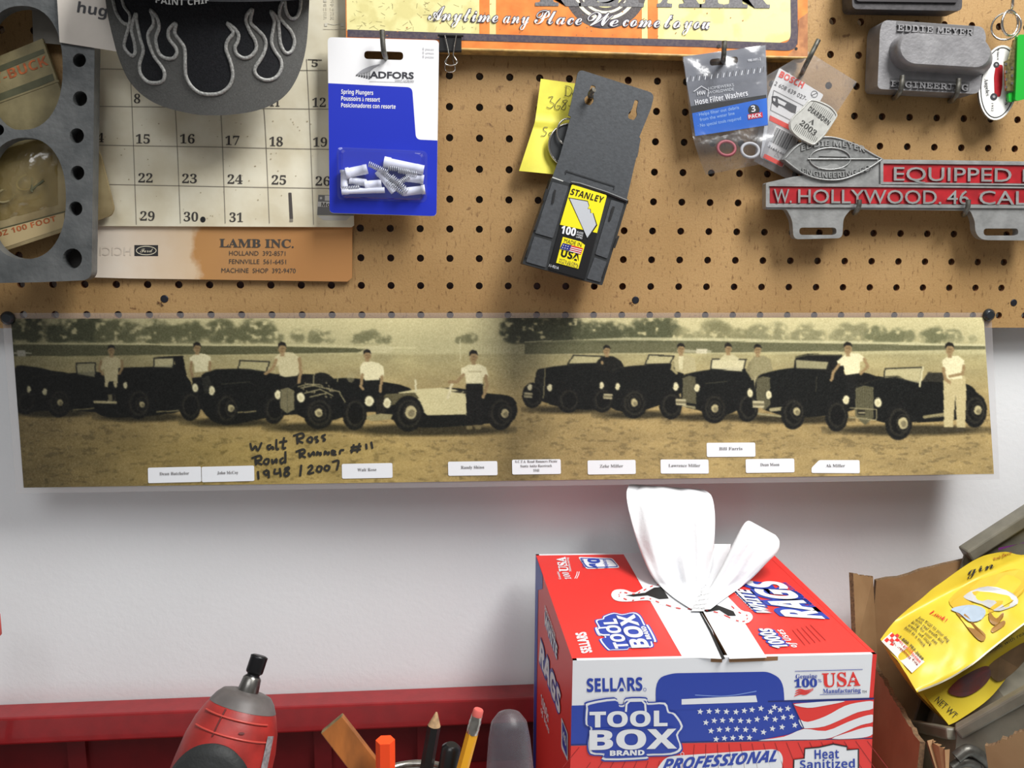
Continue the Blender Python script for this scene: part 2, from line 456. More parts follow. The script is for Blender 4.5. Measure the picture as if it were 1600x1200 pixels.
for i, (x, y) in enumerate(((257, 467), (993, 469), (1584, 473))):
    s = MB(); p = at(x, y, Y=0)
    s.lathe(p + V((0, .004, 0)), p + V((0, -.0006, 0)), [(0, .0030), (.7, .0034), (.9, .0033), (1, .0028)], M('dark_screw', (58, 60, 70), .4, .8), 14)
    s.add([p + V((dx, -.0008, dz)) for dx, dz in ((-.0025, -.0005), (.0025, -.0005), (.0025, .0005), (-.0025, .0005))], [(0, 1, 2, 3)], black)
    for k in range(5):
        a = random.uniform(3.3, 5.3); q = p + V((math.cos(a) * .0050, -.0004, math.sin(a) * .0050))
        s.add([q + V((random.uniform(-.002, .002), random.uniform(-.0006, 0), random.uniform(-.0016, .0016))) for _ in range(3)], [(0, 1, 2)], chip)
    s.build('screw', peg)

# ------------------------------------------------------------------ wall calendar
paper = M('old_calendar_paper', (226, 220, 198), .75, 0, c2=(206, 196, 168), vs=30, bump=.1, bs=90)
pd = M('calendar_ink', (62, 58, 54), .7); pl_ = M('calendar_rule', (128, 122, 110), .7)
def stained():
    m = M('stained_board', (222, 214, 200), .75)
    nt = m.node_tree; bs = nt.nodes['Principled BSDF']; tc = nt.nodes.new('ShaderNodeTexCoord')
    sx = nt.nodes.new('ShaderNodeSeparateXYZ'); nt.links.new(tc.outputs['Object'], sx.inputs[0])
    n = nt.nodes.new('ShaderNodeTexNoise'); n.inputs['Scale'].default_value = 60; n.inputs['Detail'].default_value = 6
    nt.links.new(tc.outputs['Object'], n.inputs['Vector'])
    ad = nt.nodes.new('ShaderNodeMath'); ad.operation = 'MULTIPLY_ADD'; ad.inputs[1].default_value = .035
    nt.links.new(n.outputs['Fac'], ad.inputs[0]); nt.links.new(sx.outputs[0], ad.inputs[2])
    r = nt.nodes.new('ShaderNodeValToRGB'); e = r.color_ramp.elements
    e[0].position = .0; e[0].color = lin((222, 212, 200)); e[1].position = 1; e[1].color = lin((168, 118, 66))
    for pos, c in ((.40, (220, 208, 192)), (.66, (205, 180, 148)), (.69, (176, 128, 74)), (.8, (172, 126, 76))):
        k = e.new(pos); k.color = lin(c)
    mr = nt.nodes.new('ShaderNodeMapRange'); mr.inputs[1].default_value = -.17; mr.inputs[2].default_value = .085
    nt.links.new(ad.outputs[0], mr.inputs[0]); nt.links.new(mr.outputs[0], r.inputs[0]); nt.links.new(r.outputs[0], bs.inputs['Base Color'])
    return m
calo = at(350, 440, Y=-.004); calo.x = -.2485
cal = thing('wall_calendar', 'yellowed wall calendar page with large dates and stained bottom board', 'calendar', calo)
S = Flat(Y=-.0045); b = MB(); bst = stained()
b.slab(S, [(100, 300), (551, 300), (550, 434), (543, 440), (200, 435), (100, 432)], .0015, bst)
b.text(S, 'LAMB INC.', (343, 386), (459, 387), 13, pd, style='serif', bold=.012)
for t, x0, x1, y in (('HOLLAND  392-8571', 358, 446, 399), ('FENNVILLE  561-6451', 358, 447, 412), ('MACHINE  SHOP  392-9470', 346, 462, 426)):
    b.text(S, t, (x0, y), (x1, y + .6), 7.2, pd)
b.flat(S, rect(210, 383, 247, 400), M('logo_black', (40, 38, 40), .6))
b.stroke(S, ell(228.5, 391.5, 15.5, 6.6, 30), 1.1, paper, .0004, True)
b.text(S, 'Ford', (219, 394.5), (239, 394), 6.5, paper, .0004, 'script')
b.text(S, 'HCICI', (205, 399), (156, 399), 13, M('ghost_ink', (206, 194, 178), .8), hv=(0, -13))
b.build('backing_board', cal)
S = Flat(Y=-.0075); b = MB()
b.slab(S, [(96, -60), (538, -60), (545, 60), (553, 352), (549, 355), (150, 353), (104, 352)], .003, paper)
for q in ([(203, 100), (207, 190), (213, 351)], [(270, 120), (275, 190), (282, 349)], [(340, 120), (346, 190), (352, 349)], [(409, 150), (414, 190), (421, 349)], [(479, 92), (484, 190), (490, 351)]):
    b.stroke(S, smooth(q, 4), 1.0, pl_)
for q in ([(110, 107), (205, 108.5), (510, 110)], [(110, 165.5), (340, 168.5), (550, 171)], [(110, 226), (340, 230), (550, 234)], [(110, 287), (340, 291.5), (550, 295)]):
    b.stroke(S, q, 1.0, pl_)
for t, x0, y, x1 in (('4', 152, 222, 162), ('15', 212, 224, 234), ('16', 281, 224, 304), ('17', 352, 226.5, 374), ('18', 421, 228, 442), ('19', 489, 229, 511),
                     ('21', 150, 283, 165), ('22', 216, 285, 238.5), ('23', 284.5, 286, 307.5), ('24', 355.5, 287, 379), ('25', 424.5, 288, 447), ('26', 493, 290, 515.5),
                     ('29', 219, 344.5, 241.5), ('30', 287, 345.5, 309.5), ('31', 358.5, 346.5, 379.5), ('8', 209, 161, 219), ('9', 279, 163, 290), ('10', 348, 165, 370), ('11', 421, 166, 437), ('12', 488, 167, 509), ('5', 487, 104, 496.5)):
    b.text(S, t, (x0, y), (x1, y + .3), 14.2 if t != '5' else 11, pd, style='serif')
b.stroke(S, [(481, 93), (503, 94)], 1.3, pd)
fp = M('faint_print', (196, 190, 172), .7); fp2 = M('fainter_print', (208, 204, 188), .7)
for k, (l, r_) in enumerate((('1', '2'), ('8', '9'), ('15', '16'), ('22', '23'), ('29', '30'))):
    b.text(S, l, (505.5, 3 + k * 6.7), (510.5, 3 + k * 6.7), 4.6, fp); b.text(S, r_, (516, 3.2 + k * 6.7), (522, 3.2 + k * 6.7), 4.6, fp)
b.stroke(S, [(505, 45.5), (540, 45.8)], .8, fp)
b.text(S, 'M', (507, 41), (537, 41), 5, fp2)
b.flat(S, ell(317, 343, 4.2, 4.6), black)
b.flat(S, rounded([(450.5, 301), (455.5, 301), (458, 342), (452.5, 343)], 1.2), M('pencil_print', (74, 68, 64), .7))
b.flat(S, rect(452.6, 342, 457.8, 346.5), pl_, .0004)
g1 = M('battery_grey', (112, 112, 110), .7); g2 = M('battery_pale', (198, 196, 190), .7)
b.flat(S, [(497.5, 304.5), (550, 306), (553, 337), (495.5, 336)], g1); b.flat(S, [(496.5, 315), (551, 316), (551.5, 324), (496.5, 323)], g2, .0004)
b.flat(S, [(507.5, 305.5), (549, 306.5), (549, 314.5), (507.5, 313.5)], g2, .0004); b.flat(S, ell(501.5, 309.5, 2, 2, 10), g2, .0004)
b.text(S, 'Motor', (502, 322.5), (530, 323.5), 6, pd, .0006, 'sans'); b.flat(S, [(496, 337), (548, 338), (541, 344.5), (505, 344)], g2)
random.seed(9); fx = M('fox_spot', (172, 158, 128), .8)
for _ in range(70):
    x, y = random.uniform(160, 500), random.uniform(185, 350); r = random.uniform(.5, 1.5)
    b.flat(S, [(x + r * math.cos(a), y + r * .8 * math.sin(a)) for a in (0, 1.2, 2.5, 3.8, 5.1)], fx, .00025)
b.build('date_page', cal)

# ------------------------------------------------------------------ packets behind the cast plate
ol = M('aged_carton', (148, 136, 98), .6, 0, c2=(116, 106, 74), vs=50, bump=.2); olb = M('aged_carton_band', (88, 88, 62), .6, 0, .2, 60); orr = M('faded_orange_ink', (196, 104, 52), .6, 0, .3, 200)
S = Flat(Y=-.0135); b = MB()
p1 = [(-60, 112), (66, 60), (98, 150), (112, 214), (-40, 262)]
b.slab(S, p1, .004, ol)
b.flat(S, [(-60, 126), (68, 76), (70, 83), (-60, 138)], olb); b.flat(S, [(-50, 165), (82, 115), (85, 125), (-50, 182)], olb)
b.text(S, 'HANDY-BUCK', (-75, 156), (76, 101), 15, orr, style='sans')
b.flat(S, [(-50, 176), (90, 125), (93, 127), (-50, 179)], ol, .0004)
b.build('carton', None); tag(bpy.data.objects['carton'], 'old beige and green carton with orange lettering behind top bore of grey casting', 'carton')
S = Flat(Y=-.0165); b = MB()
p2 = [(-70, 262), (60, 216), (136, 196), (158, 246), (178, 326), (173, 337), (150, 345), (20, 388), (-60, 412)]
kraft = M('old_packet_paper', (160, 144, 106), .6, 0, c2=(126, 110, 76), vs=40, bump=.3, bs=60)
b.slab(S, rounded(p2, 5), .003, kraft)
b.flat(S, [(-50, 372), (100, 333), (101, 355), (12, 385), (-50, 398)], M('packet_header', (182, 162, 120), .6))
b.text(S, 'OZ 100 FOOT', (-6, 371), (88, 345), 8, orr, .0004, 'sans')
b.stroke(S, [(-40, 368), (102, 330)], 1.2, olb, .0004)
pk = b.build('parts_packet'); tag(pk, 'dingy paper packet with orange print poking out behind lower bore of casting', 'packet')
b = MB()
def bag2(u, v):
    x, y = -20 + 110 * u, 240 + 110 * v - 30 * u
    p = at(x, y, Y=-.0168 - .006 * (math.sin(math.pi * u) * math.sin(math.pi * v)) - .0012 * noise.noise(V((u * 9, v * 9, 3)))); return p
b.grid(bag2, 24, 24, film('yellowed_cellophane', (235, 225, 185), .10, .2, .28, (190, 172, 120), .5, 60))
for cx, cy, r in ((42, 285, 14), (8, 306, 12)):
    b.tube([at(cx + r * math.cos(a) * 1.15, cy + r * math.sin(a) * .85 - .25 * r * math.cos(a), Y=-.0195) for a in [2 * math.pi * k / 20 for k in range(16)]], .0011, ol, 8)
b.tube([at(48, 298, Y=-.021), at(68, 282, Y=-.021)], .0010, olb); b.tube([at(50, 277, Y=-.021), at(50, 300, Y=-.021)], .0009, olb)
ob = b.build('bubble', pk)

# ------------------------------------------------------------------ grey cast plate with bores
cast = M('dull_cast_alloy', (112, 114, 114), .5, .4, c2=(86, 89, 90), vs=45, bump=.35, bs=260)
S = Flat(Y=-.036); b = MB()
def sup(cx, cy, rx, ry, e=2.3, n=48): return [(cx + rx * abs(math.cos(a)) ** (2 / e) * (1 if math.cos(a) > 0 else -1), cy + ry * abs(math.sin(a)) ** (2 / e) * (1 if math.sin(a) > 0 else -1)) for a in [2 * math.pi * k / n for k in range(n)]]
outl = rounded([(-190, -110), (150, -110), (148, 60), (143, 432), (132, 438), (60, 441), (-190, 446)], [10, 10, 2, 9, 3, 0, 10])
bolts = [(124, 94, 10.5), (125, 154, 11.5), (120, 212, 11.5), (121, 270, 11), (118, 326, 11), (113, 404, 15.5), (-2, 203, 8.5), (127, 20, 11), (60, -70, 11)]
holes = [sup(34, 106, 64, 97), sup(39, 310, 64, 95), sup(-110, 106, 60, 97), sup(-110, 310, 60, 95)] + [ell(x, y, r * .98, r * 1.03, 18) for x, y, r in bolts]
b.slab(S, outl, .012, cast, 0, holes)
plate = b.build('cast_plate'); tag(plate, 'grey cast engine plate with two big round bores and bolt holes', 'engine part')
bv = plate.modifiers.new('bevel', 'BEVEL'); bv.width = .0008; bv.segments = 2; bv.limit_method = 'ANGLE'; bv.angle_limit = .9
b = MB(); b.slab(Flat(Y=-.0236), outl, .0008, M('hole_shade_dark', (44, 42, 40), .8), 0, holes[:4]); b.build('bolt_hole_shade', plate)  # made-up dark sheet behind the plate, stands in for shade in the bolt holes
b = MB(); b.slab(Flat(Y=-.0345), ell(11, 421, 13, 14, 20), .006, M('dark_cast', (92, 94, 88), .55, .4, .3, 90, .4)); b.build('core_plug', plate)
# paper strip with a corner shows grey inside the top bore
b = MB(); b.slab(Flat(Y=-.0105), [(48, -30), (100, -30), (100, 70), (52, 66)], .0006, M('grey_paper', (128, 124, 116), .8, 0, .1)); tag(b.build('paper_slip'), 'dim grey paper slip seen through the top bore of casting', 'paper')

# ------------------------------------------------------------------ white card reading hug
S = Flat(pts=[at(88, -20, Y=-.0385), at(93, 66, Y=-.0385), at(182, 80, Y=-.0385)]); b = MB()
b.slab(S, [(86, -60), (93, 66), (186, 81), (190, -60)], .0008, M('plain_white_card', (214, 206, 196), .7, 0, .06, 30))
b.text(S, 'hug', (120, 19), (166, 26), 16, dark, style='sans')
tag(b.build('card'), 'white card with dark lettering tucked beside the black cap', 'card')

# ------------------------------------------------------------------ baseball cap
def cz(p): return (160 + p[0] / 4.444, p[1] / 4.444)
def capY(x, y):
    t = (x - 325) / 165.0; return -.047 - .030 * max(0, 1 - t * t) + .020 * (y - 20) / 160.0 * (1 - .5 * t * t)
CS = Curved(capY)
cap = thing('baseball_cap', 'black baseball cap with grey flame stitched bill hanging over the calendar', 'cap', at(330, 180, Y=-.06))
edge = smooth([(161, -40), (166, 10), (173, 45), (186, 92), (206, 132), (240, 160), (290, 176), (340, 180.5), (400, 173), (440, 154), (464, 122), (478, 75), (483, 10), (484, -40)], 8)
L = [p for p in edge if p.x < 335]; R_ = [p for p in edge if p.x >= 335]
flame = [(60, -60), (75, 0), (95, 80), (130, 140), (155, 165), (185, 180), (160, 270), (155, 330), (200, 385), (228, 370), (225, 300), (205, 200), (235, 92), (240, 150), (265, 270), (285, 350), (260, 440), (265, 510), (310, 565), (370, 577), (420, 560), (432, 510), (410, 460), (360, 390), (325, 300), (320, 230), (355, 170), (352, 120), (335, 68),
         (380, 120), (395, 190), (372, 270), (390, 360), (430, 400), (490, 405), (517, 370), (510, 330), (465, 270), (460, 220), (475, 190), (512, 163), (505, 230), (545, 290), (572, 340), (575, 450), (582, 530), (620, 600), (680, 645), (760, 655), (830, 640), (885, 590), (905, 520), (890, 430), (858, 340), (870, 280), (908, 230), (890, 195), (866, 160),
         (915, 195), (945, 240), (938, 290), (920, 330), (935, 375), (980, 402), (1030, 390), (1067, 340), (1060, 280), (1025, 220), (998, 150), (1005, 100), (1041, 64), (1028, 150), (1070, 200), (1118, 250), (1135, 310), (1110, 390), (1065, 460), (1058, 500), (1090, 540), (1150, 556), (1210, 532), (1243, 470), (1235, 410), (1195, 350), (1173, 290), (1185, 200), (1192, 140), (1168, 78),
         (1215, 130), (1225, 200), (1235, 300), (1270, 365), (1312, 355), (1332, 290), (1310, 220), (1260, 160), (1228, 110), (1235, 40), (1262, 5), (1270, 60), (1290, 110), (1322, 130), (1352, 110), (1372, 50), (1378, -60)]
fl_px = [cz(p) for p in flame]
fs_px = [(p.x, p.y) for p in smooth(fl_px, 5)]
ras = Ras(150, -45, 500, 190, (86, 86, 84))
rng = np.random.default_rng(3)
ras.poly(fs_px + [(480, -60), (150, -60)], (30, 31, 34))
ras.a += rng.normal(0, 5, ras.a.shape[:2])[..., None]
NU, NV = 300, 200
ly = np.array([p.y for p in L]); lx = np.array([p.x for p in L]); ry = np.array([p.y for p in R_][::-1]); rx = np.array([p.x for p in R_][::-1])
def capxy(U, W):
    Y = -38 + (180.3 + 38) * (1 - (1 - W) ** 1.6)
    xl = np.interp(Y, ly, lx); xr = np.interp(Y, ry, rx); return xl + (xr - xl) * U, Y
def capw(U, W):
    X, Y = capxy(U, W); t = (X - 325) / 165.0
    return at_np(X, Y, -.047 - .030 * np.maximum(0, 1 - t * t) + .020 * (Y - 20) / 160.0 * (1 - .5 * t * t))
U, W = np.meshgrid(np.linspace(0, 1, NU + 1), np.linspace(0, 1, NV + 1)); X, Y = capxy(U, W)
ii = np.clip(np.round(X - 150).astype(int), 0, ras.W - 1); jj = np.clip(np.round(Y + 45).astype(int), 0, ras.H - 1)
bill = painted('bill', cap, capw, NU, NV, ras.a[jj, ii], vcol('dyed_twill', .85, .2))
so = bill.modifiers.new('thick', 'SOLIDIFY'); so.thickness = .0028; so.offset = -1
silver = M('silver_thread', (172, 172, 168), .5, 0, .3, 700)
b = MB()
for seg in (fl_px[4:],):
    sp = smooth(seg, 5)
    b.tube([CS.w(p.x, p.y, .0001) for p in sp], .00145, silver, 6)
sp = smooth(fl_px[:5], 5); b.tube([CS.w(p.x, p.y, .0003) for p in sp], .0014, silver, 6)
sp = smooth([cz(p) for p in ((130, -40), (150, 40), (190, 100), (190, 160), (180, 190))], 5); b.tube([CS.w(p.x, p.y, .0003) for p in sp], .0013, silver, 6)
b.build('flame_embroidery', bill)
# crown bulges towards the room above the bill
crown = M('black_cotton', (26, 27, 30), .9, 0, .2, 400, .3, 600)
c0 = at(320, -40, Y=-.10); b = MB()
def crownf(u, v):
    a = -.15 * math.pi + 1.3 * math.pi * u; ph = v * .5 * math.pi
    rx_, ry_, rz_ = .083, .034, .060
    base = at(322, -14, Y=-.058)
    d = V((-math.cos(a) * rx_ * math.cos(ph), -math.sin(a) * ry_ * math.cos(ph), math.sin(ph) * rz_))
    dip = .016 * max(0, math.sin(a)) * (1 - v)
    return base + d + V((0, 0, -dip))
b.grid(crownf, 48, 20, crown)
crown_o = b.build('crown', cap)
b = MB(); CR = Curved(lambda x, y: -.0945 + .022 * ((x - 322) / 165.0) ** 2)
b.text(CR, 'PAINT CHIP', (243, 4), (328, 4), 11, M('cap_lettering', (120, 120, 118), .7), .0, 'sans', hv=(0, -10), curve=-4)
b.build('lettering', crown_o)
# ------------------------------------------------------------------ hooks
hookm = M('worn_hook_steel', (138, 136, 128), .4, .85, .3, 250)
def hook(pts, label, r=.0022, group='steel peg hooks'):
    b = MB(); b.tube(smooth(pts, 6), r, hookm, 10)
    o = b.build('peg_hook'); return tag(o, label, 'hook', group)

# ------------------------------------------------------------------ tin sign
sg = thing('tin_sign', 'weathered tin sign in cream and orange reading Anytime any Place We come to you', 'sign', at(900, 93, Y=-.012))
cream = M('cream_enamel', (230, 222, 158), .36, 0, c2=(216, 206, 140), vs=55, bump=.15, bs=120, lo=.4, hi=.5)
orange = M('orange_enamel', (228, 138, 62), .42, 0, c2=(212, 118, 48), vs=80, bump=.15, bs=120)
band = M('dark_enamel', (66, 58, 72), .42, 0, c2=(88, 78, 82), vs=500, spec=.5)
rust = M('rusty_edge', (150, 96, 58), .6, 0, c2=(190, 130, 80), vs=120)
lip = M('tan_sign_lip', (196, 160, 92), .5, 0, .3, 120)
tyre = M('tyre_print', (92, 84, 84), .5, 0, .3, 900); pale = M('pale_print', (236, 232, 206), .5)
SY = -.0165; S = Flat(Y=SY); b = MB()
sout = [(538, -120), (1262, -120), (1262, 89), (1075, 86), (920, 81), (690, 75), (541, 70)]
b.slab(S, sout, .0012, orange, mside=lip)
b.flat(S, [(540, -120), (1236, -120), (1241, 50), (1232, 62), (1215, 68), (1100, 65), (920, 60), (690, 53), (542, 48)], cream, .0001)
b.flat(S, [(749, -120), (765, -120), (765, 56), (749, 55)], orange); b.flat(S, [(775, -120), (1003, -120), (1003, 63), (775, 56)], orange)
b.flat(S, [(1012, -120), (1028, -120), (1028, 64), (1012, 63.5)], orange)
b.flat(S, rounded([(543, 46), (690, 51), (920, 58), (1100, 62.5), (1212, 66.5), (1236, 67), (1234, -120), (1245, -120), (1247, 80), (1100, 73.5), (920, 69), (690, 62), (543, 57.5)], [0, 0, 0, 0, 0, 18, 0, 0, 20, 0, 0, 0, 0]), band, .0003)
for r, m, o in ((64, tyre, .00030), (50, pale, .00035), (45, tyre, .0004), (40, pale, .00045), (36, tyre, .0005), (31, cream, .00055), (24, grey, .0006)):
    b.flat(S, ell(946, -19, r * 1.02, r, 48), m, o)
b.text(S, 'REPAIR', (836, 7.5), (1203, 11), 58, M('grey_slab_letters', (120, 118, 120), .5, 0, .25, 600), .0006, 'serif', bold=.02)
words = [('Anytime', 669, 778, 31, 35, 24), ('any', 786, 827, 36, 37, 24), ('Place', 835, 909, 37, 39, 24), ('We', 918, 966, 40, 41.5, 24), ('come', 973, 1031, 41, 43, 24), ('to', 1038, 1063, 43, 44, 24), ('you', 1067, 1109, 44, 45.5, 24)]
for t, x0, x1, y0, y1, h in words:
    b.text(S, t, (x0 - .8, y0), (x1 + .8, y1), h, M('script_outline', (70, 62, 78), .5), .0008, 'script', bold=.034, space=1.06)
    b.text(S, t, (x0, y0), (x1, y1), h, M('script_white', (240, 240, 238), .5), .0011, 'script', bold=-.004, space=1.06)
random.seed(2)
scr = M('scratch', (150, 138, 92), .7)
for _ in range(60):
    x, y = random.uniform(550, 745), random.uniform(0, 45); a = random.uniform(0, 3.1); l = random.uniform(2, 14)
    b.stroke(S, [(x, y), (x + l * math.cos(a), y + l * .6 * math.sin(a))], random.uniform(.3, .7), scr, .0002)
for _ in range(40):
    x, y = random.uniform(545, 1225), random.choice([random.uniform(0, 60)]); r = random.uniform(.5, 1.6)
    b.flat(S, [(x + r * math.cos(a), y + r * .7 * math.sin(a)) for a in (0, 1.2, 2.5, 3.8, 5.1)], rust, .0004)
b.flat(S, [(1248, 30), (1262, 20), (1262, 89), (1230, 88), (1246, 70)], rust, .0005)
b.flat(S, ell(1244, 76, 2.4, 2.4, 12), black, .0007)
b.flat(S, ell(1123, 72, 3, 2.6, 12), black, .0007)
b.build('printed_face', sg)
b = MB()   # rolled lower and side lips that stand the sheet off the board
def lipf(q, d): 
    A = [S.w(x, y) for x, y in q]; B = [p + V((0, d, -.0022)) for p in A]
    b.add(A + B, [(i, i + 1, i + 1 + len(q), i + len(q)) for i in range(len(q) - 1)], lip)
    B2 = [p + V((0, 0, -.003)) for p in A]; A2 = [p + V((0, -.0006, 0)) for p in A]
lipf([(541, 70), (690, 75), (920, 81), (1075, 86), (1262, 89)], .0125); lipf([(1262, 89), (1262, -120)], .0125)
b.tube([S.w(x, y + 1.2, -.0004) for x, y in ((541, 70), (690, 75), (920, 81), (1075, 86), (1261, 89))], .0012, lip, 8)
b.build('rolled_edge', sg)

# ------------------------------------------------------------------ binder clip on the sign's lower edge
bc = thing('binder_clip', 'small black binder clip with bright wire handles on lower edge of tin sign', 'binder clip', at(703, 82, Y=-.02))
b = MB(); S = Flat(Y=-.0205)
bk = M('black_spring_steel', (30, 30, 30), .35, .2)
b.slab(S, [(687, 53), (721, 54), (721, 79), (686, 79)], .0012, bk); b.slab(Flat(Y=-.006), [(687, 50), (721, 50), (721, 79), (687, 79)], .0012, bk)
b.tube([S.w(686, 79, -.0015), S.w(721, 79, -.0015)], .0016, bk, 8)
b.tube([S.w(684, 55, .0004), S.w(724, 56, .0004)], .0011, bk, 8); b.build('clip_body', bc)
b = MB(); b.tube([S.w(x, y, .0016) for x, y in ((695, 55), (699, 72), (702, 86), (698, 92), (695, 97), (697, 101), (704, 102.5), (712, 101), (715, 97), (711, 91), (708, 86), (710, 72), (713, 55))], .00055, chrome, 6); b.build('wire_handle', bc)
b = MB(); b.tube(smooth([at(x, y, Y=-.004) for x, y in ((700, 78), (699, 90), (695, 104), (697, 111), (704, 113), (711, 110), (710, 102), (707, 90), (706, 78))], 3), .00055, chrome, 6); b.build('wire_handle', bc)

# ------------------------------------------------------------------ blue blister card
bcd = thing('blister_card', 'blue and white blister card of spring plungers hanging on hook', 'packaged hardware', at(598, 338, Y=-.022))
S = Flat(pts=[at(512, 60, Y=-.020), at(686, 62, Y=-.020), at(682, 338, Y=-.024)])
b = MB()
slot = rounded([(569, 79.5), (630, 81), (630, 94), (569, 92)], 6)
b.slab(S, rounded([(512, 58), (686, 63), (682, 338), (515, 333)], 7), .0009, white, holes=[slot])
blue = M('deep_blue_print', (30, 48, 178), .35, 0, spec=.4)
b.flat(S, rounded([(512.9, 130), (644, 136.5), (650, 218), (683.6, 219.5), (682, 337.6), (515, 332.6)], [0, 8, 8, 0, 7, 7]), blue)
b.text(S, 'ADFORS', (577.5, 121.5), (646.5, 123), 10, M('logo_dark', (44, 44, 52), .5), style=None, bold=.03)
b.text(S, 'SAINT-GOBAIN', (617, 127.5), (646.5, 128.3), 3.6, grey); b.stroke(S, [(577, 127.4), (646, 129)], .5, grey)
for k in range(6):
    for j in range(5):
        x, y = 556 + k * 3.9, 117 - k * 1.2 + j * (.4 + k * .62) * .8
        b.flat(S, [(x, y), (x + 3, y - .9), (x + 3, y + .3 + k * .2), (x, y + .3 + k * .2)], dark if j > 2 else grey, .0003)
b.flat(S, smooth([(556, 117), (566, 109), (580, 103), (594, 100.5), (585, 106), (579, 111), (576, 113)], 3), M('swoosh_grey', (150, 150, 155), .5), .0002)
for t, x1, y in (('Spring Plungers', 583, 147.5), ('Poussoirs à ressort', 593.5, 158), ('Posicionadores con resorte', 618, 168.5)):
    b.text(S, t, (533, y - 1), (x1, y + (x1 - 533) * .018), 6.6, white, .0004, 'sans')
for t, y in (('8 pieces', 79), ('8 unités', 85), ('8 piezas', 91)): b.text(S, t, (660, y - .6), (678, y), 4.2, M('soft_grey_print', (176, 176, 180), .6))
card = b.build('card', bcd)
b = MB(); clear = film('clear_blister', (245, 247, 255), .06, .05, .03, (200, 210, 240))
q = rounded([(530, 232), (664, 238), (663, 314), (531, 310)], 9, 6); cx, cy = 597, 273
for s0, o0, s1, o1 in ((1.06, .0005, 1.0, .001), (1.0, .001, .97, .010), (.97, .010, .92, .012)):
    A = [S.w(cx + (x - cx) * s0, cy + (y - cy) * s0, o0) for x, y in q]; B = [S.w(cx + (x - cx) * s1, cy + (y - cy) * s1, o1) for x, y in q]; n = len(q)
    b.add(A + B, [(i, (i + 1) % n, (i + 1) % n + n, i + n) for i in range(n)], clear, True)
b.add([S.w(cx + (x - cx) * .92, cy + (y - cy) * .92, .012) for x, y in q], [tuple(range(len(q)))], clear)
b.build('blister', bcd)
nyl = M('white_nylon', (236, 236, 240), .35, 0, spec=.5)
def plunger(p0, p1, r, lab, spr=None, off=.005):
    t = thing('spring_plunger', lab, 'plunger', S.w(*p0, off), 'spring plungers in the blister')
    b = MB(); A = S.w(*p0, off); B = S.w(*p1, off); Ln = (B - A).length; k = r / 1420
    b.lathe(A, B, [(0, k), (.16, k), (.17, k * .86), (.8, k * .86), (.81, k * .9), (1, k * .86)], nyl, 14); b.build('body', t)
    if spr:
        b = MB(); A, B = S.w(*spr[0], off + .002), S.w(*spr[1], off + .002); d = B - A; z = d.normalized(); x = z.orthogonal().normalized(); y = z.cross(x); n = 11
        b.tube([A + d * (i / (n * 10)) + (x * math.cos(i * .628) + y * math.sin(i * .628)) * .0021 for i in range(n * 10 + 1)], .00045, M('spring_wire', (206, 206, 204), .3, .4), 5); b.build('spring', t)
pl_l = iter(['white spring plunger at the upper left of the heap in the clear blister', 'upright white spring plunger against the left wall of the clear blister', 'short slotted white spring plunger just below the upper left one in blister', 'short white spring plunger at the middle bottom of the clear blister', 'long white spring plunger lying along the blister floor at lower left', 'white spring plunger slanting down through the middle of the clear blister', 'largest white spring plunger lying across the upper right of the blister', "middle one of the three white spring plungers along the blister's right wall", 'white spring plunger in the lower right corner of the clear blister'])
for a in (((541, 271), (574, 264), 6.5, next(pl_l), ((576, 256), (606, 270)), .006), ((538, 266), (538, 292), 5.2, next(pl_l), ((533, 296), (562, 293)), .004), ((546, 281), (572, 286), 5.0, next(pl_l), ((606, 262), (640, 266)), .004),
          ((570, 289), (596, 287), 5.5, next(pl_l), ((597, 268), (620, 286)), .005), ((534, 299), (601, 297), 3.8, next(pl_l), ((612, 276), (638, 300)), .006), ((591, 267), (616, 300), 5.0, next(pl_l), ((604, 284), (632, 303)), .005),
          ((600, 253), (662, 266), 6.5, next(pl_l), ((622, 266), (652, 272)), .005), ((662, 281), (634, 277), 5.6, next(pl_l), ((615, 290), (640, 276)), .004), ((664, 296), (630, 300), 5.6, next(pl_l), None, .004)):
    plunger(*a)
hook([at(603, 92, Y=.004), at(603, 91, Y=-.012), at(602, 88, Y=-.026), at(599, 76, Y=-.032), at(597, 47, Y=-.033)], 'steel peg hook holding the blue blister card', .0021)

# ------------------------------------------------------------------ yellow note
S = Curved(lambda x, y: -.007 - .006 * max(0, (y - 190) / 80.0) - .002 * math.sin((x - 811) / 14.0))
b = MB(); yel = M('yellow_note_paper', (226, 216, 74), .6, 0, .06, 60, .1, 60)
def notef(u, v):
    L0 = [(845, 123), (836, 190), (811, 267)]; R0 = [(910, 132), (905, 196), (882, 274)]
    k = 0 if v < .45 else 1; t = v / .45 if k == 0 else (v - .45) / .55
    l = V(L0[k]).lerp(V(L0[k + 1]), t); r = V(R0[k]).lerp(V(R0[k + 1]), t); p = l.lerp(r, u)
    return S.w(p.x, p.y, .0025 * max(0, 1 - abs(v - .45) / .05))
b.grid(notef, 10, 26, yel)
ink = M('ballpoint_ink', (70, 66, 40), .6)
for st in ([(857, 152), (864, 151), (860, 158), (866, 163), (860, 169), (854, 167)], [(876, 153), (869, 161), (867, 169), (872, 171), (876, 166), (870, 165)], [(886, 156), (879, 158), (884, 164), (882, 171), (877, 170), (881, 164), (887, 157)], [(888, 165), (894, 166)],
           [(885, 134), (884, 149)], [(883, 134), (891, 136), (894, 143), (889, 150), (882, 149)], [(898, 143), (894, 147), (898, 151), (902, 147)],
           [(856, 199), (850, 199), (850, 204), (854, 207), (851, 212), (845, 212)], [(863, 206), (858, 208), (859, 213), (864, 209), (865, 214)]):
    b.stroke(S, smooth(st, 4), 1.0, ink, .0008)
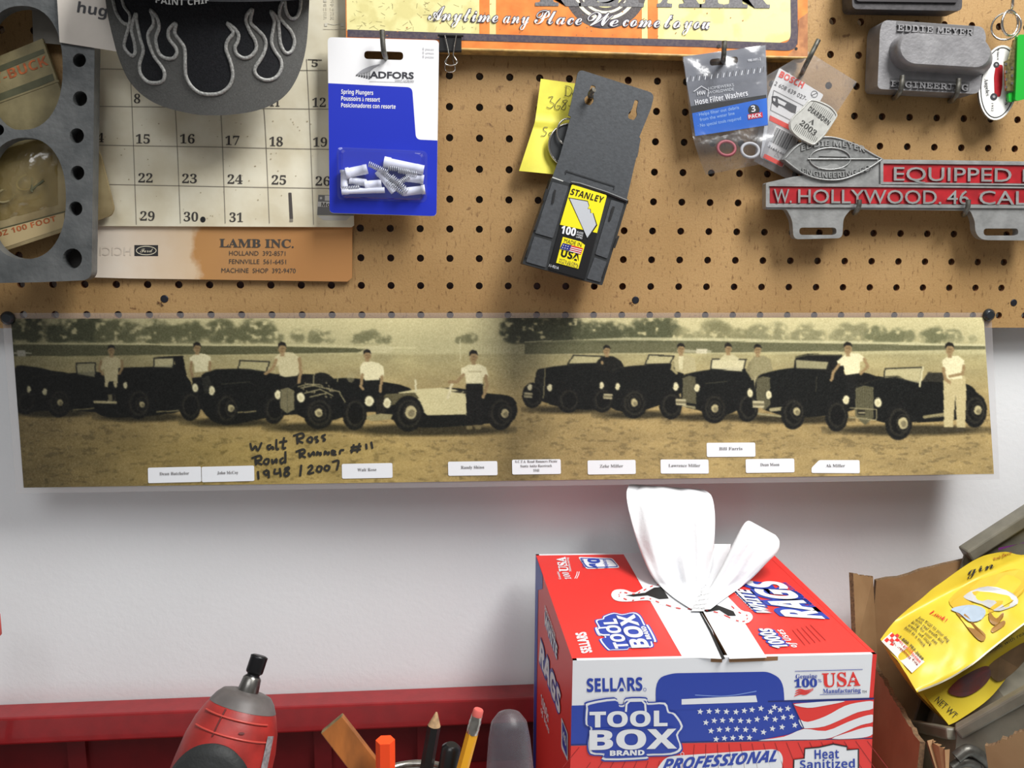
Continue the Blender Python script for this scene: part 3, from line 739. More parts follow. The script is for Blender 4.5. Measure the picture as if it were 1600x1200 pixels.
nt_ = b.build('sticky_note'); tag(nt_, 'creased yellow paper note with handwriting behind the black blade dispenser', 'note')

# ------------------------------------------------------------------ round steel rimmed disc
dsc = thing('metal_disc', 'dark round disc with shiny steel rim peeking from behind blade dispenser', 'disc', at(888, 250, Y=-.012))
b = MB(); c = at(889, 227, Y=-.0145); b.lathe(c + V((0, .004, 0)), c + V((0, -.0015, 0)), [(0, .0172), (.8, .0172), (1, .0165)], M('disc_face', (70, 72, 74), .4, .5), 32); b.build('face', dsc)
b = MB(); b.tube([c + V((.0172 * math.cos(a), -.0015, .0172 * math.sin(a))) for a in [2 * math.pi * k / 40 for k in range(40)]], .0011, chrome, 8, True)
c2 = at(886, 206, Y=-.0175); b.tube([c2 + V((.0085 * math.cos(a), -.001, .0105 * math.sin(a))) for a in [2 * math.pi * k / 30 for k in range(30)]], .0009, chrome, 8, True); b.build('rim', dsc)

# ------------------------------------------------------------------ blade dispenser
st = thing('blade_dispenser', 'black utility blade dispenser with yellow label hanging tilted on the pegboard', 'blade dispenser', at(880, 446, Y=-.022))
pb = M('dark_grey_plastic', (70, 73, 77), .5, 0, .12, 300, .15, 500); pb2 = M('black_plastic', (46, 48, 50), .42, 0, .15, 200, .1, 400); slotm = M('slot_black', (14, 14, 15), .7)
S = Flat(pts=[at(905, 110, Y=-.021), at(1022, 145, Y=-.021), at(862, 300, Y=-.023)]); b = MB()
key1 = rounded([(923.5, 132.5), (931, 134.5), (927, 150), (928, 158), (922, 165), (914, 162), (913, 153), (919.5, 148)], 3)
key2 = rounded([(992, 155.5), (998, 157), (994.5, 172), (996, 180), (990.5, 188), (981.5, 185), (982, 177), (987.5, 171)], 3)
back = rounded([(904, 108), (1023, 146), (1017, 170), (999, 214), (1001, 217), (996, 245), (994, 247), (979, 313), (862, 280), (875, 243), (892, 182), (888, 180)], [9, 10, 0, 0, 0, 0, 0, 0, 0, 0, 0, 0])
b.slab(S, back, .002, pb, holes=[key1, key2])
b.stroke(S, [(884, 267), (960, 291)], 2.0, pb2, .0005); b.stroke(S, [(884, 272), (884, 267), (887, 266)], 1.6, pb2, .0005); b.stroke(S, [(960, 291), (959, 296)], 1.6, pb2, .0005)
b.build('back_plate', st)
S2 = Flat(pts=[at(862, 276, Y=-.036), at(981, 313, Y=-.036), at(816, 411, Y=-.038)]); b = MB()
b.slab(S2, rounded([(862, 277), (893, 287), (949, 304), (981, 314), (941, 446), (816, 412)], 2), .016, pb2)
mag = b.build('magazine', st, bevel=.0007)
b = MB()
for q in ([(863, 284), (888, 291), (864, 372), (836, 364)], [(835, 369), (862, 377), (853, 418), (822, 409)], [(955, 312), (975, 318), (949, 404), (930, 397)], [(929, 402), (948, 409), (938, 441), (917, 435)]):
    b.slab(S2, rounded(q, 2), .0008, pb, .0008, mside=pb2)
for q in ([(853, 295), (857, 296), (852, 314), (848, 313)], [(842, 335), (846, 336), (838, 360), (834, 359)], [(826, 385), (830, 386), (824, 403), (821, 402)], [(965, 368), (968, 369), (961, 388), (958, 387)], [(947, 415), (950, 416), (943, 433), (941, 432)], [(866, 296), (869, 297), (865, 318), (862, 317)], [(957, 322), (961, 323), (954, 345), (951, 344)]):
    b.flat(S2, q, slotm, .0018)
b.tube([S2.w(x, y, .001) for x, y in ((892, 285), (905, 287), (948, 301), (980, 314))], .0014, pb2, 8)
b.stroke(S2, [(863, 277), (880, 283)], 1.6, M('scuff_white', (190, 190, 186), .6), .002)
b.build('side_guide', mag)
S3 = S2; b = MB(); yl = M('label_yellow', (238, 222, 30), .4); lb = M('label_black', (18, 18, 20), .4); lw = M('label_white', (226, 228, 232), .4); lr = M('flag_red', (200, 40, 48), .4); lbl = M('flag_blue', (40, 44, 120), .4)
b.slab(S3, rounded([(893, 287), (949, 304), (914, 437), (857, 420)], 2.5), .0012, lb, .0012)
b.flat(S3, rounded([(893.5, 288), (948.5, 305), (933, 364), (875, 351)], [2, 3, 0, 0]), yl, .0014)
b.text(S3, 'STANLEY', (890.5, 303.5), (941, 317), 9.5, lb, .0017, 'sans', hv=(3.5, -9))
bl = [(890, 310), (918, 315), (920, 322), (918, 326.5), (922, 327), (922.5, 333), (926, 333), (931.5, 351), (917.6, 371.5)]
b.flat(S3, [(p[0] + (p[0] - 911) * .09, p[1] + (p[1] - 335) * .06) for p in bl], lb, .0016); b.flat(S3, bl, M('blade_print', (206, 210, 216), .35, .3), .0018)
b.text(S3, '100', (875.5, 364), (898.5, 369), 11.5, lw, .0017, 'sans', hv=(2.5, -11.5), bold=.02)
for k, t in enumerate(('BLADES', 'HOJAS', 'LAMES')): b.text(S3, t, (901.5 - k * .8, 363.5 + k * 3.8), (911 - k * .8, 366 + k * 3.8), 2.8, lw, .002)
b.flat(S3, [(879.5, 370), (907, 377.5), (914, 383), (903.5, 420), (869, 410.5)], yl, .0018)
b.text(S3, 'MADE IN', (881, 378.5), (908, 386), 6, lb, .002, hv=(1.5, -6))
b.flat(S3, [(879.5, 379.5), (911, 388), (907.5, 398), (875, 388)], lr, .002)
for k in range(3): b.stroke(S3, [(879 - k * 1.3, 383 + k * 2.8), (909.5 - k * 1.2, 390.5 + k * 2.8)], 1.2, lw, .0022)
b.flat(S3, [(879.5, 379.5), (893, 383), (889.5, 392), (875, 388)], lbl, .0024)
for k in range(6): b.flat(S3, ell(880.5 + (k % 3) * 3.6 - (k // 3) * 1.2, 383 + (k // 3) * 3.6 + (k % 3) * 1, .8, n=6), lw, .0026)
b.text(S3, 'USA', (875.5, 400), (904.5, 408.5), 11.5, lb, .002, 'sans', hv=(2.8, -11.2), bold=.02)
b.text(S3, 'WITH GLOBAL', (873.5, 406.5), (904, 415.5), 3.6, pd, .002); b.text(S3, 'MATERIALS', (873, 410.5), (902.5, 419), 3.4, pd, .002)
b.text(S3, '11-921A', (857.5, 416.5), (872.5, 421), 4.2, lw, .002)
b.build('label', mag)
hook([at(925, 150, Y=.004), at(924, 151, Y=-.012), at(922, 150, Y=-.026), at(923, 145, Y=-.030), at(928, 140, Y=-.0335)], 'short steel peg hook through slot of blade dispenser', .0021)

# ------------------------------------------------------------------ licence plate topper
lf = thing('plate_topper', 'cast metal licence plate topper with red painted panels and raised silver lettering', 'plate topper', at(1400, 374, Y=-.018))
al = M('cast_aluminium', (158, 159, 158), .4, .4, c2=(138, 139, 138), vs=90, bump=.25, bs=300); ald = M('tarnished_aluminium', (128, 129, 128), .5, .3, .15, 200, .3, 300)
redpn = M('red_enamel_paint', (168, 30, 38), .4, 0, .18, 70, .15, 120)
S = Flat(pts=[at(1197, 286, Y=-.024), at(1700, 292, Y=-.024), at(1197, 327, Y=-.024)]); b = MB()
out = rounded([(1196, 286), (1240, 276), (1290, 270), (1345, 262), (1376, 249), (1460, 250), (1720, 254), (1720, 327), (1620, 327), (1620, 376), (1534, 375), (1524, 364), (1523, 345), (1516, 329), (1330, 327), (1318, 340), (1316, 372), (1240, 374), (1238, 344), (1229, 327), (1196, 327)],
              [4, 0, 0, 0, 3, 0, 0, 0, 0, 8, 10, 8, 6, 4, 4, 8, 8, 9, 8, 4, 4])
sl1 = rounded([(1249, 355.5), (1307, 355.5), (1307, 367), (1249, 367)], 5.5); sl2 = rounded([(1537, 357), (1591, 357), (1591, 368), (1537, 368)], 5)
b.slab(S, out, .0075, al, holes=[sl1, sl2]); casting = b.build('casting', lf, bevel=.0007)
b = MB()
b.flat(S, [(1203, 291), (1720, 296), (1720, 320), (1203, 317.5)], redpn, .0003); b.flat(S, [(1380, 256), (1720, 260), (1720, 287.5), (1380, 285)], redpn, .0003)
redpo = b.build('red_panel', casting)
b = MB()
def rim(q, wd=4.5): 
    h = wd / 2; sg = ((-1, -1), (1, -1), (1, 1), (-1, 1))
    b.slab(S, rounded([(x + h * i, y + h * j) for (x, y), (i, j) in zip(q, sg)], 2), .0016, al, .0016, [[(x - h * i, y - h * j) for (x, y), (i, j) in zip(q, sg)]])
rim([(1199, 288.5), (1724, 293), (1724, 323.5), (1199, 321.5)]); rim([(1378, 253), (1724, 257), (1724, 291), (1378, 286.5)])
b.build('raised_border', casting)
b = MB()
b.text(S, 'EQUIPPED', (1396.5, 282), (1580.5, 284), 21.5, al, .0003, None, .0016, bold=.004); b.text(S, 'BY', (1598, 284), (1645, 284.5), 20, al, .0003, None, .0016)
for t, x0, x1 in (('W.', 1209, 1237), ('HOLLYWOOD.', 1247, 1471), ('46', 1480, 1514), ('CALIF', 1530, 1633)):
    y = lambda x: 316.5 + (x - 1209) * .0085
    b.text(S, t, (x0, y(x0)), (x1, y(x1)), 21.5, al, .0003, None, .0016, bold=.004)
b.build('raised_lettering', redpo)
S4 = S; b = MB(); cxs, cys = 1303, 248
def vesica(k=1.0, dx=0): 
    top = [(1222, 249), (1245, 226), (1275, 214.5), (1305, 214), (1340, 226), (1365, 240), (1381, 248.5)]; bot = [(1365, 260), (1340, 273), (1312, 282), (1280, 281), (1250, 270), (1222, 249)]
    return [(cxs + (x - cxs) * k + dx, cys + (y - cys) * k) for x, y in [(p.x, p.y) for p in smooth(top, 5)] + [(p.x, p.y) for p in smooth([top[-1]] + bot, 5)][1:-1]]
b.slab(S4, vesica(), .0070, ald, .0015)
vs_ = vesica(.96); b.tube([S4.w(x, y, .0018) for x, y in vs_], .0007, al, 6, True)
b.tube([S4.w(x, y, .002) for x, y in ell(1297, 248, 32, 17, 32)], .0006, al, 6, True); b.tube([S4.w(1262, 248.5, .0022), S4.w(1372, 248.5, .0022)], .0006, al, 6)
for t, x0, y0, x1, y1, cv in (('EDDIE MEYER', 1252, 236, 1352, 238, 9), ('ENGINEERING CO.', 1254, 271, 1362, 264, -10)):
    b.text(S4, t, (x0, y0), (x1, y1), 8.5, al, .0015, 'sans', .0009, curve=cv)
car_t = [(1280, 244), (1284, 240), (1296, 239), (1300, 235.5), (1309, 236), (1314, 240), (1322, 242), (1324, 245)]
b.slab(S4, car_t, .001, al, .0023); b.slab(S4, [(x - 2, y + 20) for x, y in car_t], .001, al, .0023)
b.build('shield_emblem', casting)
hook([at(1334, 331, Y=.004), at(1335, 333, Y=-.014), at(1337, 332, Y=-.028), at(1342, 322, Y=-.031), at(1342.5, 312, Y=-.031)], 'steel peg hook under the left part of the plate topper', .0021)
hook([at(1505, 334, Y=.004), at(1506, 336, Y=-.014), at(1507, 334, Y=-.028), at(1512, 324, Y=-.031), at(1513, 312, Y=-.031)], 'steel peg hook under the right part of the plate topper', .0021)

# ------------------------------------------------------------------ cast cover block
ek = thing('cast_cover', 'grey cast metal cover with a raised oval boss held by two hooks', 'engine part', at(1450, 150, Y=-.012))
cg = M('sand_cast_grey', (136, 135, 137), .48, .3, c2=(120, 119, 121), vs=70, bump=.3, bs=350)
S = Flat(pts=[at(1384, 31, Y=-.026), at(1535, 42, Y=-.026), at(1372, 142, Y=-.027)]); b = MB()
fr = rounded([(1380, 31), (1536, 41.5), (1541, 56), (1531, 147), (1371, 139), (1375, 46)], [10, 8, 6, 12, 8, 8])
bkq = rounded([(1367, 36), (1540, 46), (1530, 152), (1358, 141)], 9)
b.slab(S, fr, .022, cg)
ekb = b.build('base', ek, bevel=.0018)
b = MB(); 
def obround(k, grow): 
    x0, x1, y0, y1 = 1407 - grow * 1.4, 1547 + grow * .3, 54 + grow * .25, 102 + grow; r = (y1 - y0) / 2; o = []
    ang = math.atan2(9, 140)
    for cx, a0 in ((x1 - r, -math.pi / 2), (x0 + r, math.pi / 2)):
        for k_ in range(13):
            a = a0 + math.pi * k_ / 12; x, y = cx + r * math.cos(a), (y0 + y1) / 2 + r * math.sin(a) ; o.append((x, y + (x - 1477) * .058))
    return o
rings = []
for grow, off in ((14, -.001), (11.5, .0015), (9, .005), (6, .0095), (2.5, .0125), (0, .0135)):
    rings.append([S.w(x, y, off) for x, y in obround(0, grow)])
n = len(rings[0]); vs = [p for R in rings for p in R]
b.add(vs, [(i * n + k, i * n + (k + 1) % n, (i + 1) * n + (k + 1) % n, (i + 1) * n + k) for i in range(len(rings) - 1) for k in range(n)], cg, True)
b.add(rings[-1], [tuple(range(n))], cg); b.build('raised_boss', ek)
b = MB(); cgd = M('casting_recess', (96, 95, 96), .6, .3)
b.flat(S, [(1401, 33), (1522, 41), (1521, 57), (1400, 49)], cgd, .0002); b.text(S, 'EDDIE MEYER', (1402, 48), (1521, 56), 12.5, cg, .0003, 'mono', .0015, bold=.02); b.build('raised_lettering', ekb)
b = MB(); b.flat(S, [(1391, 122), (1515, 129), (1514, 143), (1390, 136)], cgd, .0002); b.text(S, 'ENGINEERING', (1392, 135), (1513, 141.5), 11, cg, .0003, 'mono', .0015, bold=.02); b.build('raised_lettering', ekb)
hook([at(1396, 152, Y=.004), at(1398, 153, Y=-.012), at(1402, 150, Y=-.028), at(1408, 138, Y=-.034), at(1410, 118, Y=-.034)], 'steel peg hook below the left end of the grey cast cover', .0021)
hook([at(1484, 158, Y=.004), at(1486, 158, Y=-.012), at(1490, 155, Y=-.028), at(1496, 143, Y=-.034), at(1498, 123, Y=-.034)], 'steel peg hook below the right end of the grey cast cover', .0021)

# ------------------------------------------------------------------ dark tray edge at top right
b = MB(); tb = M('dark_grey_casting', (74, 72, 74), .5, .3, .2, 200, .2, 300)
b.slab(Flat(Y=-.024), rounded([(1330, -60), (1505, -60), (1503, 17), (1332, 14)], 8), .018, tb)
b.slab(Flat(Y=-.026), rounded([(1336, -54), (1499, -54), (1497, 4), (1338, 2)], 5), .003, M('darker_casting', (54, 52, 54), .5, .3))
tag(b.build('cast_tray'), 'dark grey metal tray edge hanging above the grey cast cover', 'tray')

# ------------------------------------------------------------------ keys
kt = thing('key_ring', 'bright steel split rings hanging at the right edge', 'key ring', at(1572, 60, Y=-.022))
def ringt(cx, cy, r, Y, tilt, name, rr=.0011):
    b = MB(); c = at(cx, cy, Y=Y); k = r * .72 / F
    b.tube([c + V((k * math.cos(a) * math.cos(tilt), k * math.cos(a) * math.sin(tilt), k * math.sin(a))) for a in [2 * math.pi * i / 36 for i in range(36)]], rr, chrome, 8, True); b.build(name, kt)
ringt(1578, 36, 19, -.026, .35, 'split_ring', .0011); ringt(1572, 41, 21, -.021, -.5, 'split_ring', .0009); ringt(1582, 2, 12, -.024, 1.0, 'chain_link', .0012)
tg = thing('oval_key_tag', 'white oval key tag with red car picture below the steel rings', 'key tag', at(1559, 186, Y=-.02))
S = Flat(pts=[at(1560, 75, Y=-.0215), at(1590, 130, Y=-.0215), at(1560, 186, Y=-.0225)]); b = MB()
ov = ell(1561, 129, 31, 59, 40, .14); enam = M('white_enamel', (226, 226, 222), .3)
b.slab(S, ov, .0022, enam, mside=M('tag_edge', (150, 148, 142), .4, .6))
b.stroke(S, ell(1561, 129, 27.5, 55, 40, .14), 1.4, black, .0002, True)
cr = M('tag_red', (150, 24, 34), .4)
b.flat(S, rounded([(1556, 101), (1567, 101), (1566, 136), (1563, 152), (1554, 150), (1553, 120)], 4), cr); b.flat(S, ell(1557, 101, 4.6, 4.6, 16), dark, .0004); b.flat(S, ell(1553, 151, 5.5, 5.5, 16), dark, .0004)
b.flat(S, ell(1557, 101, 1.8, 1.8, 12), grey, .0006); b.flat(S, ell(1553, 151, 2.2, 2.2, 12), grey, .0006)
b.text(S, 'Angeles', (1538, 123), (1541, 150), 6, dark, .0003, 'serif', hv=(6, -.6)); b.text(S, '1932', (1549, 161), (1549, 174), 3.5, dark, .0003, None, hv=(3.5, 0)); b.text(S, 'Vince', (1558, 76), (1558, 94), 3.5, dark, .0003, 'serif', hv=(3.5, 0)); b.text(S, 'Los', (1574, 144), (1570, 164), 6, dark, .0003, 'serif', hv=(6, 1))
b.build('enamel_face', tg)
ky = thing('green_key', 'brass key with translucent green plastic head at right edge', 'key', at(1588, 160, Y=-.03))
b = MB(); gp = M('green_plastic', (36, 158, 52), .25, 0, spec=.6)
Sk = Flat(pts=[at(1583, 55, Y=-.030), at(1600, 55, Y=-.0305), at(1588, 155, Y=-.031)])
b.slab(Sk, rounded([(1590, 54), (1612, 54), (1612, 150), (1598, 156), (1586, 158), (1588, 120)], 5), .004, gp)
b.slab(Flat(Y=-.027), rounded([(1575, 145), (1590, 143), (1588, 158), (1577, 160)], 4), .003, gp); b.build('key_head', ky, bevel=.0006)
b = MB(); brass = M('worn_brass', (190, 176, 120), .3, .9, .3, 400); Sb = Flat(Y=-.0285)
b.slab(Sb, [(1570, 96), (1577, 92), (1584, 62), (1588, 62), (1586, 98), (1585, 142), (1572, 142)], .0016, brass)
for k in range(7): b.slab(Sb, rect(1571 + (k % 2) * 9, 98 + k * 6, 1574 + (k % 2) * 9, 102 + k * 6), .001, chrome, .0008)
b.build('key_blade', ky)

# ------------------------------------------------------------------ hose washer bag
hb = thing('washer_bag', 'grey and blue polybag of hose filter washers hanging below tin sign', 'packaged hardware', at(1150, 272, Y=-.02))
def hbY(x, y): 
    return -.0225 - .004 * math.sin((y - 70) / 60.0) - (.0042 * math.sin((y - 196) / 24.5) ** 2 if 196 < y < 275 else 0)
HS = Curved(hbY); b = MB()
gcard = M('grey_header_print', (116, 118, 125), .4, 0, .05, 40); bb = M('bright_blue_print', (26, 98, 196), .38)
Ls = smooth([(1066, 88), (1072, 130), (1081, 205), (1092, 245), (1103, 273)], 6); Rs = smooth([(1197, 70), (1200, 125), (1205, 175), (1209, 213), (1192, 256)], 6)
def edgeat(E, v): 
    k = v * (len(E) - 1); i = min(int(k), len(E) - 2); return E[i].lerp(E[i + 1], k - i)
def hbw(u, v, o=0.0, A=.0016):
    p = edgeat(Ls, v).lerp(edgeat(Rs, v), u); q = HS.w(p.x, p.y, o)
    return q + V((0, A * noise.noise(V((u * 5 + 3, v * 7, o * 900 + 1))) * min(1, 6 * u * (1 - u) + .2), 0))
# inner printed card
def cardw(u, v): p = edgeat(Ls, v * .68).lerp(edgeat(Rs, v * .68), .02 + .96 * u); return HS.w(p.x, p.y, -.0012)
slotp = rounded([(1109, 92.5), (1153, 88), (1153, 99), (1109, 103)], 5)
top = [(1067.5, 88.5), (1196, 71)]; mid = [(1081, 176), (1199, 152)]
b.slab(Flat(Y=-.0200), [top[0], top[1], (1199, 152), (1200, 196), (1086, 213), (1081, 176), (1073, 130)], .0005, gcard, holes=[slotp])
S = Flat(Y=-.0204)
b.flat(S, [(1079, 166), (1197, 148), (1198, 157), (1081, 177)], black, .0001)
b.flat(S, [(1081.5, 177), (1198, 153), (1200, 195.5), (1086.5, 212.5)], bb, .0002)
b.text(S, 'Hose Filter Washers', (1087, 164), (1169, 149), 8, white, .0003, 'sans'); 
b.stroke(S, [(1084, 143), (1096, 134.5), (1107, 141), (1106, 151)], 1.3, white, .0003); b.text(S, 'HW', (1090, 149), (1103, 147), 6, white, .0003, 'sans')
b.text(S, 'HOMEWERKS', (1107, 140.5), (1147, 134.5), 4.6, M('soft_white', (206, 208, 212), .5), .0003); b.text(S, 'WORLDWIDE', (1107, 147), (1147, 141), 4.6, MATS['soft_white'], .0003)
lbw = M('pale_blue_ink', (150, 186, 232), .5)
for t, x0, y0, x1, y1 in (('· Helps filter out debris', 1089, 182, 1155, 170), ('from the water line', 1094, 189.5, 1148, 179), ('· No special tools required', 1091, 199, 1158, 187)): b.text(S, t, (x0, y0), (x1, y1), 5.2, lbw, .0003)
b.flat(S, ell(1178, 172, 9, 9, 20), black, .0004); b.text(S, '3', (1174.5, 175), (1181, 174), 9.5, white, .0006, 'sans'); b.flat(S, [(1168, 179), (1191, 175), (1192, 183), (1169, 187)], M('pack_red', (200, 34, 60), .4), .0005); b.text(S, 'PACK', (1170, 185.5), (1190, 182), 5.5, white, .0007, 'sans')
b.text(S, '990-WF1-2', (1169, 96.5), (1189, 94), 4, white, .0003)
b.build('header_card', hb)
b = MB(); fm = film('crinkled_polybag', (246, 247, 249), .03, .2, .025, (220, 222, 226), .4, 45)
b.grid(lambda u, v: hbw(u, v, .0012), 30, 44, fm); b.grid(lambda u, v: hbw(u, .6 + .4 * v, -.005, .0006), 14, 14, fm)
b.build('polybag', hb)
b = MB(); sl = M('heat_seal_teeth', (206, 208, 212), .25, .3)
for k in range(26):
    u = k / 25; x, y = 1073 + 119 * u, 124 - 15 * u; b.stroke(HS, [(x, y + 4), (x + 1.5, y - 3 - 2 * (k % 2))], 1.1, dark if k % 2 else sl, .0030)
b.build('seal', hb)
for (cx, cy, col, lab) in ((1135, 232, (150, 60, 70), 'reddish rubber hose washer at bottom of clear polybag'), (1172, 235, (170, 170, 172), 'grey mesh hose washer at bottom of clear polybag')):
    b = MB(); c = at(cx, cy, Y=-.0245); b.tube([c + V((.0075 * math.cos(a), .0015 * math.sin(a), .006 * math.sin(a))) for a in [2 * math.pi * k / 28 for k in range(28)]], .0014, M('washer_%d' % col[0], col, .5), 8, True)
    tag(b.build('hose_washer'), lab, 'washer')
hook([at(1131, 98, Y=.004), at(1131, 97, Y=-.014), at(1130, 94, Y=-.030), at(1131, 84, Y=-.036), at(1132, 64, Y=-.037)], 'steel peg hook holding the grey and blue washer bag', .0021)

# ------------------------------------------------------------------ red lettered bag
bo = thing('hardware_bag', 'clear bag with white and red card hanging slanted beside the washer bag', 'packaged hardware', at(1240, 285, Y=-.016))
BY = -.0155
S = Flat(Y=BY); b = MB(); wc = M('pale_printed_card', (222, 222, 220), .45); rb = M('signal_red_print', (226, 62, 44), .42); gc = M('grey_card', (176, 174, 172), .5)
b.slab(S, rounded([(1218, 106), (1287, 148), (1223, 262), (1188, 246), (1200, 150)], 3), .0006, wc)
b.flat(S, [(1202, 181), (1197, 220), (1189, 245), (1222, 261), (1243, 225), (1247, 204)], gc)
b.text(S, 'BOSCH', (1216.5, 119.5), (1253.5, 138), 9.5, rb, .0003, 'sans', bold=.02); b.text(S, '2 608 639 027-', (1209.5, 132.5), (1259, 157.5), 6.4, dark)
b.stroke(S, ell(1272.5, 147, 5, 5, 16), .8, dark, .0003, True); b.stroke(S, [(1268, 149), (1277, 145)], .8, dark)
b.stroke(S, [(1209, 141), (1259, 167)], .7, dark); b.stroke(S, [(1209, 141), (1204, 172)], .7, dark); b.stroke(S, [(1204, 172), (1236, 188)], .7, dark)
b.flat(S, [(1206, 150), (1214, 150), (1245, 166), (1243, 177), (1236, 175), (1222, 166), (1217, 164), (1215, 168), (1206, 160)], dark, .0003); b.flat(S, [(1215, 154), (1229, 161), (1226, 166), (1216, 161)], wc, .0005); b.flat(S, [(1208, 153), (1212, 154), (1211, 159), (1208, 157)], wc, .0005)
b.flat(S, [(1203, 180), (1236, 196), (1233, 203), (1202, 188)], rb, .0004)
b.flat(S, [(1213, 196), (1242, 211), (1226, 242), (1199, 228)], wc, .0004)
for k in range(16):
    t = k / 15; x, y = 1214 + 25 * t, 199 + 13 * t; b.stroke(S, [(x, y), (x - 11, y + 22)], (.5, 1.1, .7, 1.5)[k % 4], black, .0006)
b.text(S, '3165140', (1200, 230), (1224, 243), 4, dark, .0006)
b.flat(S, [(1195, 240), (1225, 255), (1222, 261), (1192, 246)], rb, .0005); b.stroke(S, [(1210, 244), (1214, 238), (1217, 247)], .7, dark, .0006, True); b.stroke(S, [(1192, 248), (1216, 259)], .7, dark, .0006)
b.build('printed_card', bo)
b = MB()
Lb = [(1196, 122), (1187, 200), (1178, 252)]; Rb = [(1339, 128), (1304, 212), (1240, 286)]; Tb = [(1262, 80)]
def bow(u, v, o):
    A, Bq, C_, D_ = V((1198, 118)), V((1262, 80)), V((1339, 128)), V((1238, 284)); E_ = V((1178, 252))
    tp = A.lerp(Bq, u * 2) if u < .5 else Bq.lerp(C_, u * 2 - 1); bt = E_.lerp(D_, u)
    p = tp.lerp(bt, v); sg_ = math.sin(math.pi * u) * math.sin(math.pi * v)
    return at(p.x, p.y, Y=BY - o * (.3 + sg_) + .0012 * noise.noise(V((u * 6, v * 6, o * 800))))
fm2 = film('clear_polybag', (242, 242, 244), .05, .2, .07, (222, 222, 224), .35, 45)
b.grid(lambda u, v: bow(u, v, .0035), 28, 28, fm2); b.grid(lambda u, v: bow(u, v, -.002), 12, 12, fm2); b.build('polybag', bo)
hook([at(1254, 114, Y=.004), at(1254, 113, Y=-.014), at(1257, 106, Y=-.030), at(1266, 88, Y=-.037), at(1279, 62, Y=-.038)], 'steel peg hook slanting up out of the clear hardware bag', .0020)

# ------------------------------------------------------------------ silver badge
bd = thing('metal_badge', 'silver badge with ribbed edge stamped A 2003 over the clear bag', 'badge', at(1265, 226, Y=-.027))
S = Flat(pts=[at(1262, 162, Y=-.027), at(1302, 190, Y=-.027), at(1247, 215, Y=-.028)]); b = MB()
sv = M('brushed_pewter', (206, 206, 200), .34, .45, .08, 200)
outb = [(p.x, p.y) for p in smooth([(1271, 155), (1284, 159), (1299, 167), (1308, 178), (1307, 184), (1302, 192), (1290, 210), (1277, 223), (1270, 227), (1258, 222), (1245, 214), (1235, 203), (1234, 191), (1240, 181), (1254, 168), (1264, 157)], 4, True)]
b.slab(S, outb, .0018, sv); b.build('plate', bd, bevel=.0005)
b = MB(); dk = M('badge_dark', (56, 56, 54), .5, .3)
b.text(S, 'DEARBORN', (1262, 171.5), (1294, 195.5), 7.2, dk, .0004, 'sans'); b.text(S, 'A', (1263.5, 190.5), (1271, 195.5), 7.5, dk, .0004, 'serif'); b.text(S, '2003', (1249, 193.5), (1272.5, 212), 8.2, dk, .0004, 'serif')
ribs = M('rib_line', (120, 120, 116), .4, .8)
for k in range(13):
    t = k / 12; x, y = 1272 + 30 * t, 159 + 19 * t; b.stroke(S, [(x, y), (x - 5, y + 8)], .8, ribs, .0004)
for k in range(14):
    t = k / 13; x, y = 1240 + 34 * t, 202 + 20 * t; b.stroke(S, [(x, y), (x + 5 - 2 * t, y - 8)], .8, ribs, .0004)
b.tube([S.w(x, y, .0003) for x, y in [(1271 + (x - 1271) * .95, 191 + (y - 191) * .95) for x, y in outb]], .0004, sv, 5, True)
b.build('stamped_lettering', bd)
# ------------------------------------------------------------------ long framed panorama print of cars and drivers
def panY(x, y):
    u = np.clip((x - 17) / 1530.0, 0, 1); v = np.maximum(0, (y - 492) / 255.0)
    return -.0030 - v ** 1.3 * (.006 * (1 - u) + .032 * u)
PS = Curved(lambda x, y: float(panY(x, y)))
pano = thing('panorama_print', 'long sepia laminated panorama print of roadsters and drivers pinned below the pegboard', 'photo print', at(800, 755, Y=-.012))
R = Ras(0, 485, 1570, 775, (176, 164, 116))
rng = np.random.default_rng(7)
YY, XX = np.mgrid[0:R.H, 0:R.W]; XX = XX + R.x0; YY = YY + R.y0
def vnoise(sx, sy, seed):
    r = np.random.default_rng(seed); gw, gh = int(R.W / sx) + 3, int(R.H / sy) + 3; g = r.random((gh, gw))
    fx, fy = (XX - R.x0) / sx, (YY - R.y0) / sy; i, j = fx.astype(int), fy.astype(int); tx, ty = fx - i, fy - j; tx = tx * tx * (3 - 2 * tx); ty = ty * ty * (3 - 2 * ty)
    return (g[j, i] * (1 - tx) + g[j, i + 1] * tx) * (1 - ty) + (g[j + 1, i] * (1 - tx) + g[j + 1, i + 1] * tx) * ty
def fbm(sx, sy, seed, o=4): return sum(vnoise(sx / 2 ** k, sy / 2 ** k, seed + k) * .5 ** k for k in range(o)) / sum(.5 ** k for k in range(o))
